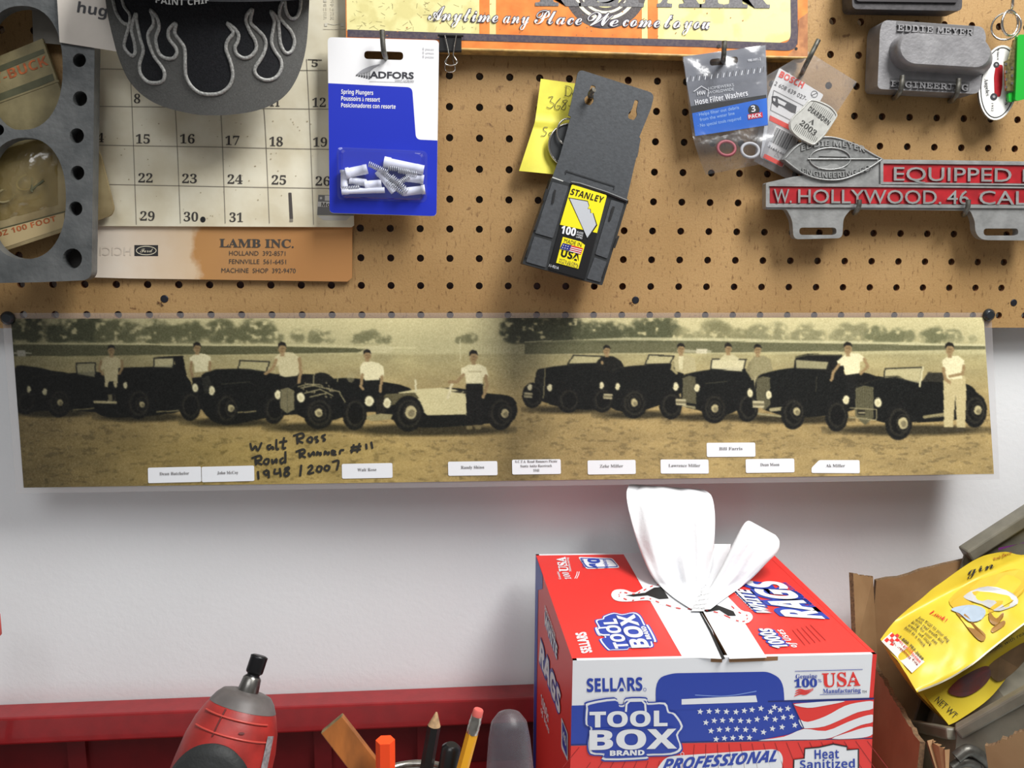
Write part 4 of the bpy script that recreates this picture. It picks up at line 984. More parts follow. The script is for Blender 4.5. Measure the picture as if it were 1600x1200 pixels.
# tones of the print: sky, distant hedge, field, dirt
sky = np.array((206, 196, 148.)); fld = np.array((166, 156, 112.)); drt = np.array((164, 142, 94.)); drk = np.array((16, 17, 15.))
def ramp(y, a, b): return np.clip((YY - a) / (b - a), 0, 1)[..., None]
img = sky * (1 - ramp(YY, 500, 536)) + np.array((184, 176, 132.)) * ramp(YY, 500, 536)
f = ramp(YY, 551, 556); img = img * (1 - f) + (fld * (1 - ramp(YY, 560, 640)) + drt * ramp(YY, 560, 640)) * f
ns = fbm(40, 14, 3); img *= (1 + ((ns - .5) * .22) * (YY > 552))[..., None]
n2 = fbm(12, 4, 12); sp = ((n2 > .66) & (YY > 640))[..., None]; img = np.where(sp, img * .82, img)
R.a = img.astype(np.float32)
tree = np.array((100, 102, 70.)); tn = fbm(9, 7, 21, 3)
random.seed(21)
def trees(x0, x1, n, h, c, al, base=538):
    for _ in range(n):
        x = random.uniform(x0, x1); r = random.uniform(.5, 1) * h * 1.28
        W = R.win(x - r * 1.3, base - 2 * r, x + r * 1.3, base)
        if not W: continue
        sl, X, Y = W; d = np.sqrt(((X - x) / (r * 1.1)) ** 2 + ((Y - (base - r)) / r) ** 2); t = tn[sl]
        R.mix(sl, np.clip((1.05 - d) * 3, 0, 1) * np.clip((t - .25) * 3.2, 0, 1) * al, c)
trees(20, 150, 14, 22, (72, 74, 50), .9); trees(150, 420, 30, 17, (98, 98, 68), .85); trees(420, 600, 22, 10, (120, 118, 84), .8); trees(600, 800, 4, 8, (112, 110, 78), .8)
trees(800, 910, 26, 22, (64, 66, 48), .9); trees(905, 985, 16, 15, (80, 82, 58), .9); trees(990, 1050, 10, 18, (86, 88, 62), .85); trees(1050, 1100, 5, 12, (140, 136, 98), .7); trees(1105, 1180, 9, 17, (130, 126, 90), .7)
trees(1180, 1360, 20, 15, (138, 134, 98), .75); trees(1360, 1500, 20, 13, (112, 112, 80), .85); trees(1480, 1536, 5, 8, (150, 146, 108), .7)
R.poly([(15, 535), (420, 538), (650, 542), (650, 545), (420, 541), (15, 538)], (202, 194, 148), .85)
R.poly([(15, 538), (420, 541), (570, 545), (560, 551), (420, 553), (15, 557)], (78, 78, 52), .9)
R.poly([(820, 534), (980, 527), (1100, 528), (1540, 538), (1540, 541), (1100, 533), (980, 532), (820, 537)], (204, 198, 156), .75)
R.poly([(820, 536), (900, 531), (1100, 533), (1300, 537), (1540, 541), (1540, 546), (1300, 549), (1100, 551), (820, 553)], (88, 88, 62), .85)
R.poly([(570, 542), (600, 538), (615, 542), (612, 551), (572, 551)], (196, 188, 146), .7); R.line([(719, 530), (719, 565)], 1.2, (210, 202, 160)); 
for k in range(12): R.line([(742 + k * 5, 533 + k), (742 + k * 5, 553)], 1, (204, 196, 154), .7)
R.line([(20, 552), (48, 552)], 3, (180, 176, 150)); R.poly([(27, 547), (40, 547), (40, 557), (27, 557)], (200, 196, 176)); R.poly([(1088, 545), (1105, 545), (1105, 552), (1088, 552)], (214, 206, 176)); R.line([(1060, 548), (1110, 549)], 4, (190, 184, 150), .7)
skin = (150, 126, 88); shirt = (222, 214, 172); dpan = (22, 22, 20); lt = (196, 184, 140)
def head(x, y, r=6, hair=(28, 26, 22)):
    R.ell(x, y, r * .86, r * 1.25, skin, 1, 1.5); R.poly([(x - r, y - 1), (x - r * .9, y - r * 1.1), (x - r * .2, y - r * 1.6), (x + r * .7, y - r * 1.3), (x + r, y - 2), (x + r * .5, y - r * .7), (x - r * .4, y - r * .75)], hair)
    R.line([(x - 2.8, y - .5), (x + 2.8, y - .5)], 1, (90, 72, 48)); R.line([(x - 1.6, y + r * .55), (x + 1.8, y + r * .55)], .8, (110, 84, 56)); R.line([(x + .6, y), (x + 1, y + 2)], .7, (120, 96, 64)); R.poly([(x - 2.5, y + r), (x + 2.5, y + r), (x + 3.5, y + r * 1.7), (x - 3.5, y + r * 1.7)], skin)
def wheel(cx, cy, rx, ry, hub=None, hr=6):
    R.ell(cx, cy, rx, ry, (20, 20, 18), 1, 1.5); R.ell(cx + 1, cy, rx * .78, ry * .78, (46, 44, 36), .8, 2); R.ell(cx + 1.5, cy, rx * .62, ry * .64, (16, 16, 14), 1, 1.5)
    if hub: R.ell(hub[0], hub[1], rx * .5, ry * .5, (62, 58, 46), .8, 2); R.ell(hub[0], hub[1], rx * .44, ry * .45, (20, 20, 18), .9, 2); R.ell(hub[0], hub[1], hr * .85, hr, (184, 172, 128), 1, 1.5); R.ell(hub[0] + 1, hub[1] + 1.5, hr * .5, hr * .55, (110, 102, 76), .8, 2)
def lamp(x, y, rx=5, ry=7): R.ell(x, y, rx + 1.2, ry + 1.2, (40, 38, 30), .9); R.ell(x, y, rx, ry, (226, 218, 176), 1, 1.2); R.ell(x, y + 1, rx * .5, ry * .5, (196, 186, 144), .8, 2)
def body(p, c=(17, 18, 16), hi=True, sm=4):
    q = [(a.x, a.y) for a in smooth(p, sm, True)] if sm else p; R.poly(q, c)
    if hi:
        k = max(1, len(q) // 3); R.line(q[:k], 1, (64, 62, 48), .5)
def shade(x0, x1, y, h=7): R.ell((x0 + x1) / 2, y, (x1 - x0) / 2, h, (30, 28, 20), .8, 5)
def screen(p, fill=(176, 168, 124), al=.8): R.poly(p, fill, al); R.line(p + [p[0]], 1.8, (30, 30, 26))
def plate_(x0, y0, x1, y1): R.poly([(x0, y0), (x1, y0 + 1), (x1, y1), (x0, y1 - 1)], (190, 180, 142)); R.line([(x0 + 2, (y0 + y1) / 2), (x1 - 2, (y0 + y1) / 2 + .5)], 4, (84, 78, 56), .7)
# left group
shade(20, 150, 645); body([(22, 577), (50, 573), (80, 579), (112, 588), (112, 634), (60, 642), (25, 640)])
body([(50, 594), (62, 588), (100, 584), (150, 581), (164, 592), (164, 640), (100, 640), (58, 636)]); screen([(119, 568), (149, 567), (149, 590), (120, 585)], (164, 158, 122))
wheel(40, 628, 15, 19, None); wheel(92, 629, 19, 23, (94, 629), 5.5); lamp(45, 608, 3, 5); lamp(70, 612, 3.5, 5); R.line([(115, 641), (150, 637)], 2, (130, 120, 86))
shade(150, 300, 652); body([(152, 600), (180, 578), (198, 574), (240, 573), (280, 570), (292, 588), (300, 606), (290, 640), (200, 652), (150, 644)]); R.poly([(240, 558), (286, 556), (292, 590), (276, 582), (272, 560)], (18, 18, 16)); screen([(241, 560), (272, 559), (270, 575), (240, 574)], (190, 182, 140))
wheel(216, 630, 20, 25, (222, 632), 5); R.line([(148, 628), (181, 629)], 4, (190, 178, 134)); R.poly([(167, 617), (180, 617), (180, 627), (167, 627)], (120, 112, 84)); lamp(196, 602, 3, 5); R.line([(245, 644), (280, 641)], 2, (130, 120, 86))
R.poly([(157, 563), (166, 557), (181, 557), (190, 563), (191, 574), (185, 576), (183, 604), (179, 607), (177, 596), (170, 596), (168, 607), (164, 605), (163, 576), (156, 580)], (196, 184, 140)); head(174, 548); R.line([(158, 564), (155, 578), (161, 585)], 4, skin); R.line([(190, 564), (191, 576), (186, 584)], 4, skin); R.line([(166, 606), (167, 625)], 4, dpan); R.line([(178, 606), (177, 625)], 4, dpan)
R.poly([(300, 590), (328, 588), (326, 640), (304, 640)], dpan); R.poly([(297, 558), (306, 553), (320, 553), (329, 558), (330, 566), (325, 568), (325, 580), (304, 582), (303, 568), (297, 570)], shirt); head(308, 544, 6.4); R.line([(299, 566), (298, 578), (301, 588)], 4, skin); R.line([(328, 566), (328, 580)], 4, skin)
shade(285, 440, 660); body([(314, 590), (330, 580), (345, 577), (400, 577), (430, 584), (520, 590), (520, 640), (430, 650), (352, 664), (316, 640)]); screen([(375, 563), (421, 565), (416, 581), (372, 577)], (170, 164, 122), .5); R.line([(346, 600), (390, 597)], 1, (70, 68, 54)); R.poly([(315, 592), (327, 586), (332, 612), (320, 616)], (40, 40, 34))
wheel(297, 634, 17, 23); wheel(353, 638, 18, 26, (361, 638), 6); lamp(305, 606, 4.5, 7); lamp(331, 610, 4.5, 7); R.line([(372, 645), (400, 642)], 2, (130, 120, 86))
R.poly([(436, 585), (472, 580), (470, 610), (440, 608)], dpan); R.poly([(430, 556), (442, 550), (458, 551), (467, 558), (472, 576), (464, 587), (446, 589), (437, 586), (435, 572), (428, 571)], (200, 190, 148)); head(441, 545, 7); R.line([(432, 562), (426, 576), (414, 584)], 4.5, skin); R.line([(468, 560), (470, 580), (466, 602)], 5, skin)
shade(415, 560, 668); body([(455, 610), (470, 598), (520, 592), (560, 592), (640, 606), (636, 640), (560, 645), (500, 660), (455, 640)]); body([(470, 596), (500, 582), (520, 592), (490, 604)], (26, 26, 22), False); body([(590, 600), (605, 602), (632, 608), (600, 612)], (20, 20, 18), False)
for p in ([(470, 606), (490, 602), (530, 612), (540, 630)], [(466, 604), (480, 600), (500, 601)], [(489, 603), (491, 584)], [(476, 614), (500, 608), (520, 618)], [(484, 620), (510, 614)], [(527, 596), (530, 580)]): R.line(p, 1.8, (170, 160, 118), .8)
for _ in range(26): R.ell(random.uniform(470, 520), random.uniform(598, 622), 1.4, 1.4, (150, 140, 104), .7)
R.ell(548, 590, 6, 8, (170, 160, 118), .5)
wheel(428, 639, 17, 23); wheel(498, 645, 24, 26, (498, 645), 7); R.poly([(438, 609), (450, 606), (460, 610), (460, 640), (449, 646), (438, 638)], (112, 106, 78)); R.line([(449, 608), (449, 644)], 1, (84, 80, 60)); lamp(434, 617, 4.5, 7); lamp(470, 621, 6, 8)
R.poly([(569, 592), (595, 591), (596, 630), (569, 630)], dpan); R.poly([(563, 572), (568, 566), (580, 564), (592, 567), (600, 574), (600, 588), (593, 590), (593, 594), (570, 595), (568, 588), (563, 588)], shirt); head(574, 555, 6.4, (30, 28, 24)); R.line([(566, 586), (564, 604), (567, 608)], 4.5, skin); R.line([(597, 588), (594, 612)], 4.5, skin)
shade(540, 800, 672, 9); body([(590, 625), (600, 616), (625, 612), (700, 606), (760, 614), (802, 622), (804, 655), (760, 662), (660, 668), (600, 650)], hi=False)
R.poly([(622, 613), (650, 608), (690, 606), (712, 609), (728, 616), (730, 648), (668, 649), (655, 636), (648, 624), (630, 624)], (206, 196, 148)); R.poly([(592, 624), (606, 615), (648, 613), (655, 622), (638, 628), (605, 634)], (92, 86, 60)); R.poly([(703, 612), (730, 610), (758, 618), (730, 616)], (40, 38, 30)); R.line([(649, 594), (650, 610)], 3, (206, 198, 160)); R.line([(707, 597), (700, 622)], 4, (214, 204, 164)); R.line([(715, 619), (724, 612)], 1.2, lt)
R.poly([(566, 652), (590, 646), (614, 648), (610, 656), (580, 658)], (150, 140, 100)); R.poly([(588, 622), (600, 618), (602, 645), (588, 648)], (34, 32, 26))
wheel(554, 646, 19, 26); wheel(638, 646, 24, 28, (642, 644), 10.5); wheel(782, 645, 21, 27, (789, 646), 7); lamp(577, 627, 7, 8); lamp(605, 630, 6, 8)
R.poly([(728, 598), (755, 598), (755, 664), (744, 664), (742, 622), (739, 664), (729, 664)], dpan); R.poly([(721, 576), (732, 570), (748, 569), (760, 575), (763, 588), (755, 590), (754, 600), (728, 600), (728, 588), (720, 590)], shirt); head(740, 558, 7.2); R.line([(724, 586), (714, 597), (702, 597)], 5, skin); R.line([(759, 588), (761, 604), (755, 620)], 5, skin); R.ell(733, 668, 5, 3, (120, 108, 76)); R.ell(747, 668, 5, 3, (120, 108, 76)); R.line([(733, 581), (752, 581)], 2, (184, 174, 134))
# right group
shade(820, 960, 640, 6); body([(838, 582), (852, 575), (880, 571), (925, 567), (960, 574), (990, 590), (985, 620), (930, 640), (870, 634), (838, 620)]); R.poly([(837, 583), (852, 576), (853, 622), (838, 620)], (30, 30, 26)); R.line([(852, 576), (849, 622), (838, 619)], 1.6, (130, 122, 88)); screen([(887, 569), (896, 555), (941, 557), (932, 568)], (182, 174, 130), .8)
wheel(832, 618, 16, 20); wheel(888, 625, 18, 20); lamp(828, 605, 3.6, 5); lamp(859, 606, 3.8, 5.5); plate_(819, 613, 832, 622)
R.poly([(928, 578), (934, 564), (944, 556), (958, 557), (970, 564), (980, 582)], (24, 24, 20)); head(948, 548, 6); R.ell(941, 567, 2.2, 3, skin)
shade(930, 1060, 648, 6); body([(957, 582), (975, 573), (1010, 570), (1045, 568), (1066, 580), (1066, 612), (1010, 640), (960, 640), (945, 616)]); screen([(1008, 569), (1014, 555), (1053, 556), (1047, 568)], (182, 174, 130), .8)
wheel(941, 625, 17, 20); wheel(990, 630, 21, 24, (991, 629), 6); lamp(940, 602, 3.2, 5.5); lamp(965, 604, 3.4, 5.5); plate_(943, 615, 957, 624)
R.poly([(1050, 566), (1058, 556), (1074, 554), (1086, 560), (1088, 580), (1068, 584), (1056, 580)], (176, 166, 124)); head(1064, 546, 6.4); R.poly([(1060, 556), (1068, 556), (1066, 578), (1061, 578)], (206, 198, 156)); R.line([(1052, 566), (1050, 576), (1057, 583)], 4.5, (150, 140, 100))
shade(1040, 1190, 652, 6); body([(1066, 592), (1080, 583), (1120, 577), (1160, 575), (1180, 586), (1184, 620), (1130, 650), (1090, 640), (1066, 632)]); screen([(1110, 577), (1113, 561), (1166, 562), (1160, 581)], (206, 198, 158), .9); R.line([(1102, 599), (1136, 596)], 1, (74, 72, 56))
R.poly([(1067, 591), (1076, 587), (1087, 590), (1088, 632), (1066, 628)], (88, 84, 62)); R.line([(1066, 634), (1086, 637)], 3, (150, 142, 106))
wheel(1048, 633, 18, 22); wheel(1116, 638, 20, 24, (1117, 638), 6.5); lamp(1056, 604, 4, 6); lamp(1089, 606, 4.2, 6.2); plate_(1056, 623, 1072, 634)
R.poly([(1124, 562), (1132, 554), (1146, 554), (1154, 560), (1154, 564), (1124, 564)], (196, 188, 146)); head(1138, 545, 6)
R.poly([(1170, 568), (1178, 557), (1194, 556), (1204, 562), (1208, 582), (1176, 590), (1172, 582)], (142, 134, 98)); head(1184, 547, 6.4); R.line([(1172, 568), (1168, 578), (1176, 592)], 5, (132, 124, 90)); R.line([(1180, 590), (1181, 612)], 4, (160, 150, 112))
shade(1160, 1330, 655, 7); body([(1182, 592), (1200, 582), (1240, 575), (1290, 578), (1330, 586), (1384, 590), (1380, 605), (1335, 640), (1250, 652), (1200, 642), (1180, 626)]); body([(1320, 586), (1350, 582), (1378, 594), (1372, 606), (1330, 606)], (18, 18, 16), False); R.poly([(1240, 575), (1243, 558), (1262, 553), (1316, 554), (1320, 590), (1296, 582)], (22, 22, 19)); screen([(1243, 561), (1296, 565), (1291, 578), (1243, 576)], (176, 168, 126), .85); R.line([(1244, 558), (1262, 554), (1314, 555)], 2, (74, 72, 54)); R.line([(1276, 588), (1275, 612)], 1, (70, 66, 50))
R.poly([(1182, 592), (1192, 588), (1203, 590), (1204, 632), (1196, 640), (1181, 634)], (88, 84, 62)); R.line([(1176, 645), (1222, 651)], 3, (150, 142, 106)); R.line([(1205, 640), (1225, 638)], 6, (160, 150, 112))
wheel(1168, 636, 17, 23); wheel(1239, 645, 19, 26, (1245, 643), 6.5); lamp(1172, 614, 4.2, 6.5); lamp(1201, 617, 4.4, 6.8); plate_(1176, 626, 1194, 638)
R.poly([(1321, 584), (1344, 583), (1340, 624), (1322, 624)], dpan); R.poly([(1308, 564), (1316, 557), (1328, 551), (1342, 552), (1350, 558), (1351, 563), (1344, 566), (1343, 583), (1321, 586), (1318, 572), (1310, 572)], shirt); head(1325, 545, 7); R.line([(1311, 570), (1302, 582), (1299, 594)], 4.5, skin); R.line([(1350, 561), (1356, 572), (1345, 584)], 4.5, skin)
shade(1290, 1545, 672, 8); body([(1337, 606), (1352, 599), (1390, 590), (1440, 596), (1480, 592), (1505, 598), (1522, 608), (1538, 640), (1500, 655), (1430, 660), (1380, 660), (1340, 640)]); R.poly([(1440, 596), (1450, 582), (1478, 582), (1480, 598)], (46, 44, 36)); screen([(1381, 592), (1383, 576), (1441, 574), (1437, 600), (1400, 590)], (186, 178, 136), .75); R.line([(1442, 574), (1437, 604)], 3, (206, 198, 156)); R.line([(1382, 589), (1402, 588), (1412, 592)], 1.5, (60, 58, 44))
R.poly([(1337, 606), (1350, 602), (1365, 605), (1365, 652), (1352, 664), (1336, 650)], (92, 88, 64)); 
for k in range(7): R.line([(1340 + k * 3.6, 605), (1340 + k * 3.6, 652)], .7, (60, 57, 42), .7)
R.line([(1328, 637), (1370, 640), (1369, 656), (1324, 652)], 1.4, (160, 150, 112)); R.poly([(1340, 640), (1352, 641), (1352, 649), (1340, 648)], (34, 32, 26)); R.line([(1342, 645), (1351, 645)], 2, (180, 170, 130)); R.line([(1444, 652), (1486, 646)], 5, (140, 130, 94))
wheel(1307, 649, 18, 25); wheel(1404, 660, 21, 28, (1411, 661), 9); wheel(1523, 641, 19, 27, (1528, 641), 7); lamp(1322, 625, 5, 7); lamp(1372, 629, 5.6, 7.2)
R.poly([(1474, 590), (1508, 588), (1510, 612), (1508, 668), (1495, 668), (1493, 618), (1489, 668), (1475, 668)], (190, 176, 130)); R.poly([(1472, 563), (1480, 557), (1497, 555), (1506, 563), (1508, 572), (1504, 574), (1503, 592), (1476, 593)], shirt); head(1484, 546, 7.6); R.line([(1474, 576), (1477, 592), (1484, 598)], 5, skin); R.line([(1506, 572), (1504, 584), (1484, 588)], 4.5, skin); R.ell(1480, 672, 9, 3.4, (60, 54, 40)); R.ell(1501, 671, 9, 3.4, (60, 54, 40))
R.blur(2)
# uneven printing tone along the strip, faded patch in the middle
xs = [0, 60, 150, 260, 420, 620, 720, 770, 805, 840, 870, 950, 1100, 1570]; ts = [.5, .54, .66, .82, .96, 1.0, .94, .84, .70, .80, .90, .97, 1.0, 1.0]
tone = np.interp(XX, xs, ts)
bl_ = np.exp(-(((XX - 815) / 38.0) ** 2 + ((YY - 545) / 60.0) ** 2)); tone = tone * (1 - .28 * bl_)
gr = rng.normal(0, 5, (R.H, R.W)); gr = (gr + np.roll(gr, 1, 0) + np.roll(gr, 1, 1)) / 1.7
R.a = R.a * tone[..., None] * (1 + .10 * (fbm(70, 50, 40) - .5))[..., None] + gr[..., None]
mud = np.exp(-(((XX - 430) / 260.0) ** 2)) * np.clip((YY - 640) / 60, 0, 1); R.a[..., 2] -= 10 * mud; 
NU, NV = 1520, 256
def panw(U, W):
    xl = 17 + 20 * W; xr = 1537 + 16 * W; X = xl + (xr - xl) * U; Y = (498 - 2 * U) * (1 - W) + (762 - 21.5 * U) * W
    return X, Y
U, W = np.meshgrid(np.linspace(0, 1, NU + 1), np.linspace(0, 1, NV + 1)); X, Y = panw(U, W)
ii = np.clip(np.round(X - R.x0).astype(int), 0, R.W - 1); jj = np.clip(np.round(Y - R.y0).astype(int), 0, R.H - 1)
sepia = painted('sepia_print', pano, lambda U, W: at_np(*panw(U, W), panY(*panw(U, W))), NU, NV, R.a[jj, ii], vcol('photo_print', .38, .4))
b = MB(); lam = film('laminate_border', (250, 250, 250), .05, .2, .20, (206, 200, 200))
def lamf(u, v):
    xl = 3 + 22 * v; xr = 1549 + 13 * v; x = xl + (xr - xl) * u; y = (489 - .5 * u) * (1 - v) + (771 - 22 * u) * v
    return PS.w(x, y, -.0006)
b.grid(lamf, 60, 10, lam); b.build('laminate', pano)
lbm = M('name_sticker', (226, 228, 232), .5); tx = M('sticker_text', (120, 118, 118), .6)
stk = [((231, 731), (314, 729), 24, ['Dean Batchelor']), ((315, 729.5), (397, 727.5), 24, ['John McCoy']), ((534, 725), (613, 723.5), 23, ['Walt Rose']), ((700, 721.5), (777, 720.5), 22, ['Randy Shinn']), ((800, 718.5), (876, 717.5), 23, ['S.C.T.A. Road Runners Picnic', 'Santa Anita Racetrack', '1948']),
       ((918, 719.5), (993, 718.5), 22, ['Zeke Miller']), ((1032, 718), (1107, 718), 22, ['Lawrence Miller']), ((1104, 692), (1180, 691.5), 22, ['Bill Farris']), ((1165, 717.5), (1241, 716.5), 21.5, ['Dean Moon']), ((1268, 719), (1343, 719), 20.5, ['Ak Miller'])]
for a, c, h, t in stk:
    b = MB(); q = [a, c, (c[0] + .5, c[1] + h), (a[0] + .5, a[1] + h)]
    if t[0] == 'Ak Miller': q = [(1280, 719), (1343, 719), (1343.5, 739.5), (1268, 739), (1268, 731)]
    b.slab(PS, rounded(q, 2.5), .0002, lbm, .0005)
    for k, s in enumerate(t):
        L = len(s) * 3.3 if len(t) == 1 else len(s) * 2.35; cx = (a[0] + c[0]) / 2; y = a[1] + (c[1] - a[1]) / 2 + (h * .52 if len(t) == 1 else h * (.22 + .3 * k))
        b.text(PS, s, (cx - L / 2, y), (cx + L / 2, y + (c[1] - a[1]) / (c[0] - a[0]) * L), 4.6 if len(t) == 1 else 4.0, tx, .0009, 'serif')
    b.build('name_sticker', sepia)
# felt pen inscription
b = MB(); mk = M('felt_pen', (34, 32, 26), .6)
pen = [[(391, 692), (394, 703), (399, 697), (403, 704), (409, 691)], [(424, 695), (418, 697), (420, 702), (426, 698), (427, 703)], [(432, 686), (432, 701), (436, 701)], [(444, 683), (442, 700), (447, 699)], [(436, 691), (449, 689)],
       [(464, 678), (465, 694)], [(458, 681), (472, 677), (474, 683), (464, 687), (474, 692)], [(484, 683), (480, 688), (486, 691), (488, 685), (484, 682)], [(497, 682), (492, 684), (497, 689), (493, 691)], [(509, 679), (503, 682), (508, 687), (504, 689)],
       [(399, 713), (400, 727)], [(393, 716), (406, 712), (408, 718), (399, 721), (410, 726)], [(415, 717), (412, 723), (418, 725), (420, 718), (415, 717)], [(425, 717), (426, 724), (432, 717), (432, 724)], [(443, 715), (438, 719), (440, 724), (445, 720)], [(446, 705), (446, 724)],
       [(468, 702), (469, 716)], [(462, 706), (474, 702), (476, 707), (469, 710), (478, 715)], [(482, 707), (484, 713), (490, 706), (491, 712)], [(495, 712), (496, 706), (501, 711), (501, 706)], [(507, 711), (508, 705), (513, 710), (514, 705)], [(519, 710), (524, 706), (519, 704), (519, 710), (526, 710)], [(531, 710), (532, 704), (538, 703)],
       [(553, 694), (549, 708)], [(562, 692), (558, 707)], [(548, 699), (565, 697)], [(547, 704), (564, 702)], [(572, 693), (573, 702)], [(580, 690), (582, 701)],
       [(403, 736), (404, 749)], [(416, 735), (412, 738), (416, 742), (420, 737), (415, 734)], [(420, 737), (420, 747)], [(430, 732), (429, 740), (438, 738)], [(437, 731), (439, 745)], [(450, 730), (445, 733), (452, 740), (446, 744), (445, 738), (452, 732), (449, 729)], [(471, 726), (469, 744)],
       [(481, 731), (486, 727), (488, 731), (481, 740), (491, 738)], [(497, 728), (495, 735), (500, 737), (503, 730), (497, 728)], [(509, 727), (507, 733), (512, 735), (515, 729), (509, 727)], [(519, 722), (529, 720), (526, 735)]]
for s in pen: b.stroke(PS, smooth(s, 4), lambda t: 3.0 + .6 * math.sin(t * 3), mk, .0006)
b.build('inscription', sepia)
for x, y, lab in ((12, 497, 'dark push pin in the upper left corner of the panorama'), (1545, 492, 'dark push pin in the upper right corner of the panorama')):
    b = MB(); p = at(x, y, Y=-.004); pn = M('dark_pin', (52, 56, 60), .3, .5)
    b.lathe(p + V((0, .006, 0)), p + V((0, -.0030, 0)), [(0, .0009), (.6, .0009), (.62, .0058), (.8, .0055), (1, .0035)], pn, 18)
    tag(b.build('push_pin'), lab, 'push pin', 'push pins holding the panorama')
# ------------------------------------------------------------------ red tool cart with raised back rail
FZ = -.436
cart = thing('tool_cart', 'red painted metal tool cart with raised back rail against white wall', 'tool cart', (.2, -.1, -1.40))
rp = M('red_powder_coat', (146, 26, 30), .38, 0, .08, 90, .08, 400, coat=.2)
b = MB(); rz = -.3601
b.box((-1.0, -.0030, rz - .0262), (1.25, .0235, rz), rp); b.build('back_rail', cart, bevel=.0022)
rpd = M('shaded_red_panel', (98, 20, 24), .5, 0, .1, 60)  # cart red darkened to paint in the shadow under the rail
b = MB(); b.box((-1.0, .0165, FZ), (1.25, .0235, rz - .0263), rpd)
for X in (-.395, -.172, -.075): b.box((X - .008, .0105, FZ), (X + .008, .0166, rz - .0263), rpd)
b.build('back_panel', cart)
b = MB(); b.box((-1.0, -.55, FZ - .02), (1.25, .0235, FZ - .0002), rp); b.box((-1.0, -.552, FZ - .02), (1.25, -.532, FZ + .03), rp); b.build('tray_floor', cart)
b = MB(); b.box((-.99, -.53, FZ - .0002), (1.24, -.10, FZ - .0001), M('pale_bounce_sheet', (212, 220, 221), .6, 0, .1, 30)); b.build('bounce_sheet', cart)  # unseen pale sheet, added to bounce light up onto the lower wall
b = MB(); b.box((-1.0, -.53, -1.30), (1.25, .02, FZ - .0202), rp); b.build('cabinet_body', cart)
for X in (-.9, 1.15):
    for Y in (-.47, -.04):
        b = MB(); b.lathe((X - .02, Y, -1.35), (X + .02, Y, -1.35), [(0, .044), (.05, .05), (.95, .05), (1, .044)], black, 24); b.build('caster', cart)

# ------------------------------------------------------------------ box of white rags
box = thing('rag_box', 'red white and blue cardboard box of rags against the white wall', 'box', (.14, -.09, FZ))
TZ = -.2259
def nearer(p): return V(CAMC) + (V(p) - V(CAMC)) * .9738
A = V((.0290, .0150, TZ)); B_ = V((.0295, -.1979, TZ)); C_ = V((.2479, -.2050, TZ)); D_ = V((.2500, .0080, TZ))   # back-left, front-left, front-right, back-right
A, B_, C_, D_ = [nearer(p) for p in (A, B_, C_, D_)]; TZ = A.z
dn = V((0, 0, FZ + .0005 - TZ))
bw = M('box_white_print', (228, 230, 234), .42); br = M('box_red_print', (226, 54, 48), .42); bbl = M('box_blue_print', (40, 66, 164), .42); brn = M('corrugated_edge', (140, 104, 70), .8); bdr = M('box_dark_red', (150, 26, 30), .45)
SF = Flat(pts=[B_, C_, B_ + dn]); SL = Flat(pts=[A, B_, A + dn]); ST = Flat(pts=[A, B_, C_])
b = MB()
def wallq(p, q, m, t=.003):
    n = (q - p).cross(V((0, 0, 1))).normalized(); ins = -n if (p + n - V((.14, -.09, TZ))).length > (p - n - V((.14, -.09, TZ))).length else n
    b.hexa([p, q, q + dn, p + dn] + [v + ins * t for v in (p, q, q + dn, p + dn)], m)
wallq(B_, C_, bw); wallq(A, B_, br); wallq(A, D_, bw); wallq(D_, C_, br)
b.add([p + dn for p in (A, B_, C_, D_)], [(0, 1, 2, 3)], brn)
# front face printing
S = SF; yb0, yb1 = 1102.5, 1091.5
fy = lambda x, a, c: a + (c - a) * (x - 893) / (1365 - 893)
b.flat(S, [(893, 1102.5), (1365.5, 1091), (1363, 1200), (1363, 1153), (893, 1164)][:2] + [(1363, 1152.5), (892, 1163.5)], bbl, .0001)
b.flat(S, [(892, 1165.5), (1363, 1154.5), (1358, 1290), (888, 1300)], br, .0001)
b.stroke(S, [(892, 1164), (1363, 1153)], 2.2, M('navy_print', (28, 40, 110), .42), .0002); b.stroke(S, [(1200, 1096), (1366, 1091)], 2.0, MATS['navy_print'], .0003)
b.flat(S, rounded([(1025, 1110), (1024, 1060), (1052, 1052), (1200, 1049.5), (1224, 1062), (1226, 1105)], [0, 30, 8, 8, 22, 0]), bbl, .0002)
b.flat(S, [(1065, 1092.5), (1181, 1086.5), (1183.5, 1097), (1065, 1101)], bw, .0003); b.stroke(S, smooth([(1086, 1086), (1135, 1087.5), (1182, 1080)], 5), 1.6, M('pale_blue_print', (120, 146, 214), .42), .0003)
b.text(S, 'SELLARS', (917, 1081), (1004, 1079), 20, bbl, .0003, 'sans', bold=.015); b.stroke(S, ell(1007.5, 1077.5, 2.4, 2.4, 12), .6, bbl, .0003, True)
b.text(S, 'USA', (1285, 1073.5), (1344.5, 1071), 21.5, br, .0003, 'serif', bold=.012); b.flat(S, star(1333.5, 1061, 3.6), bw, .0005)
b.text(S, '100', (1241, 1074), (1277, 1073), 12.5, bbl, .0003, 'serif', bold=.02); b.text(S, '%', (1278, 1066), (1284, 1066), 5, bbl, .0003, 'serif'); b.text(S, 'Genuine', (1243.5, 1060.5), (1277, 1059.5), 7, bbl, .0003, 'serif'); b.text(S, 'Manufacturing', (1286, 1083.5), (1345, 1081.5), 7.2, bbl, .0003, 'serif'); b.text(S, 'TM', (1347, 1083), (1354, 1083), 4, dark, .0003)
b.stroke(S, [(1242, 1049), (1348, 1046)], .8, bbl, .0003); b.stroke(S, [(1281, 1085.5), (1345, 1083.5)], .7, bbl, .0003)
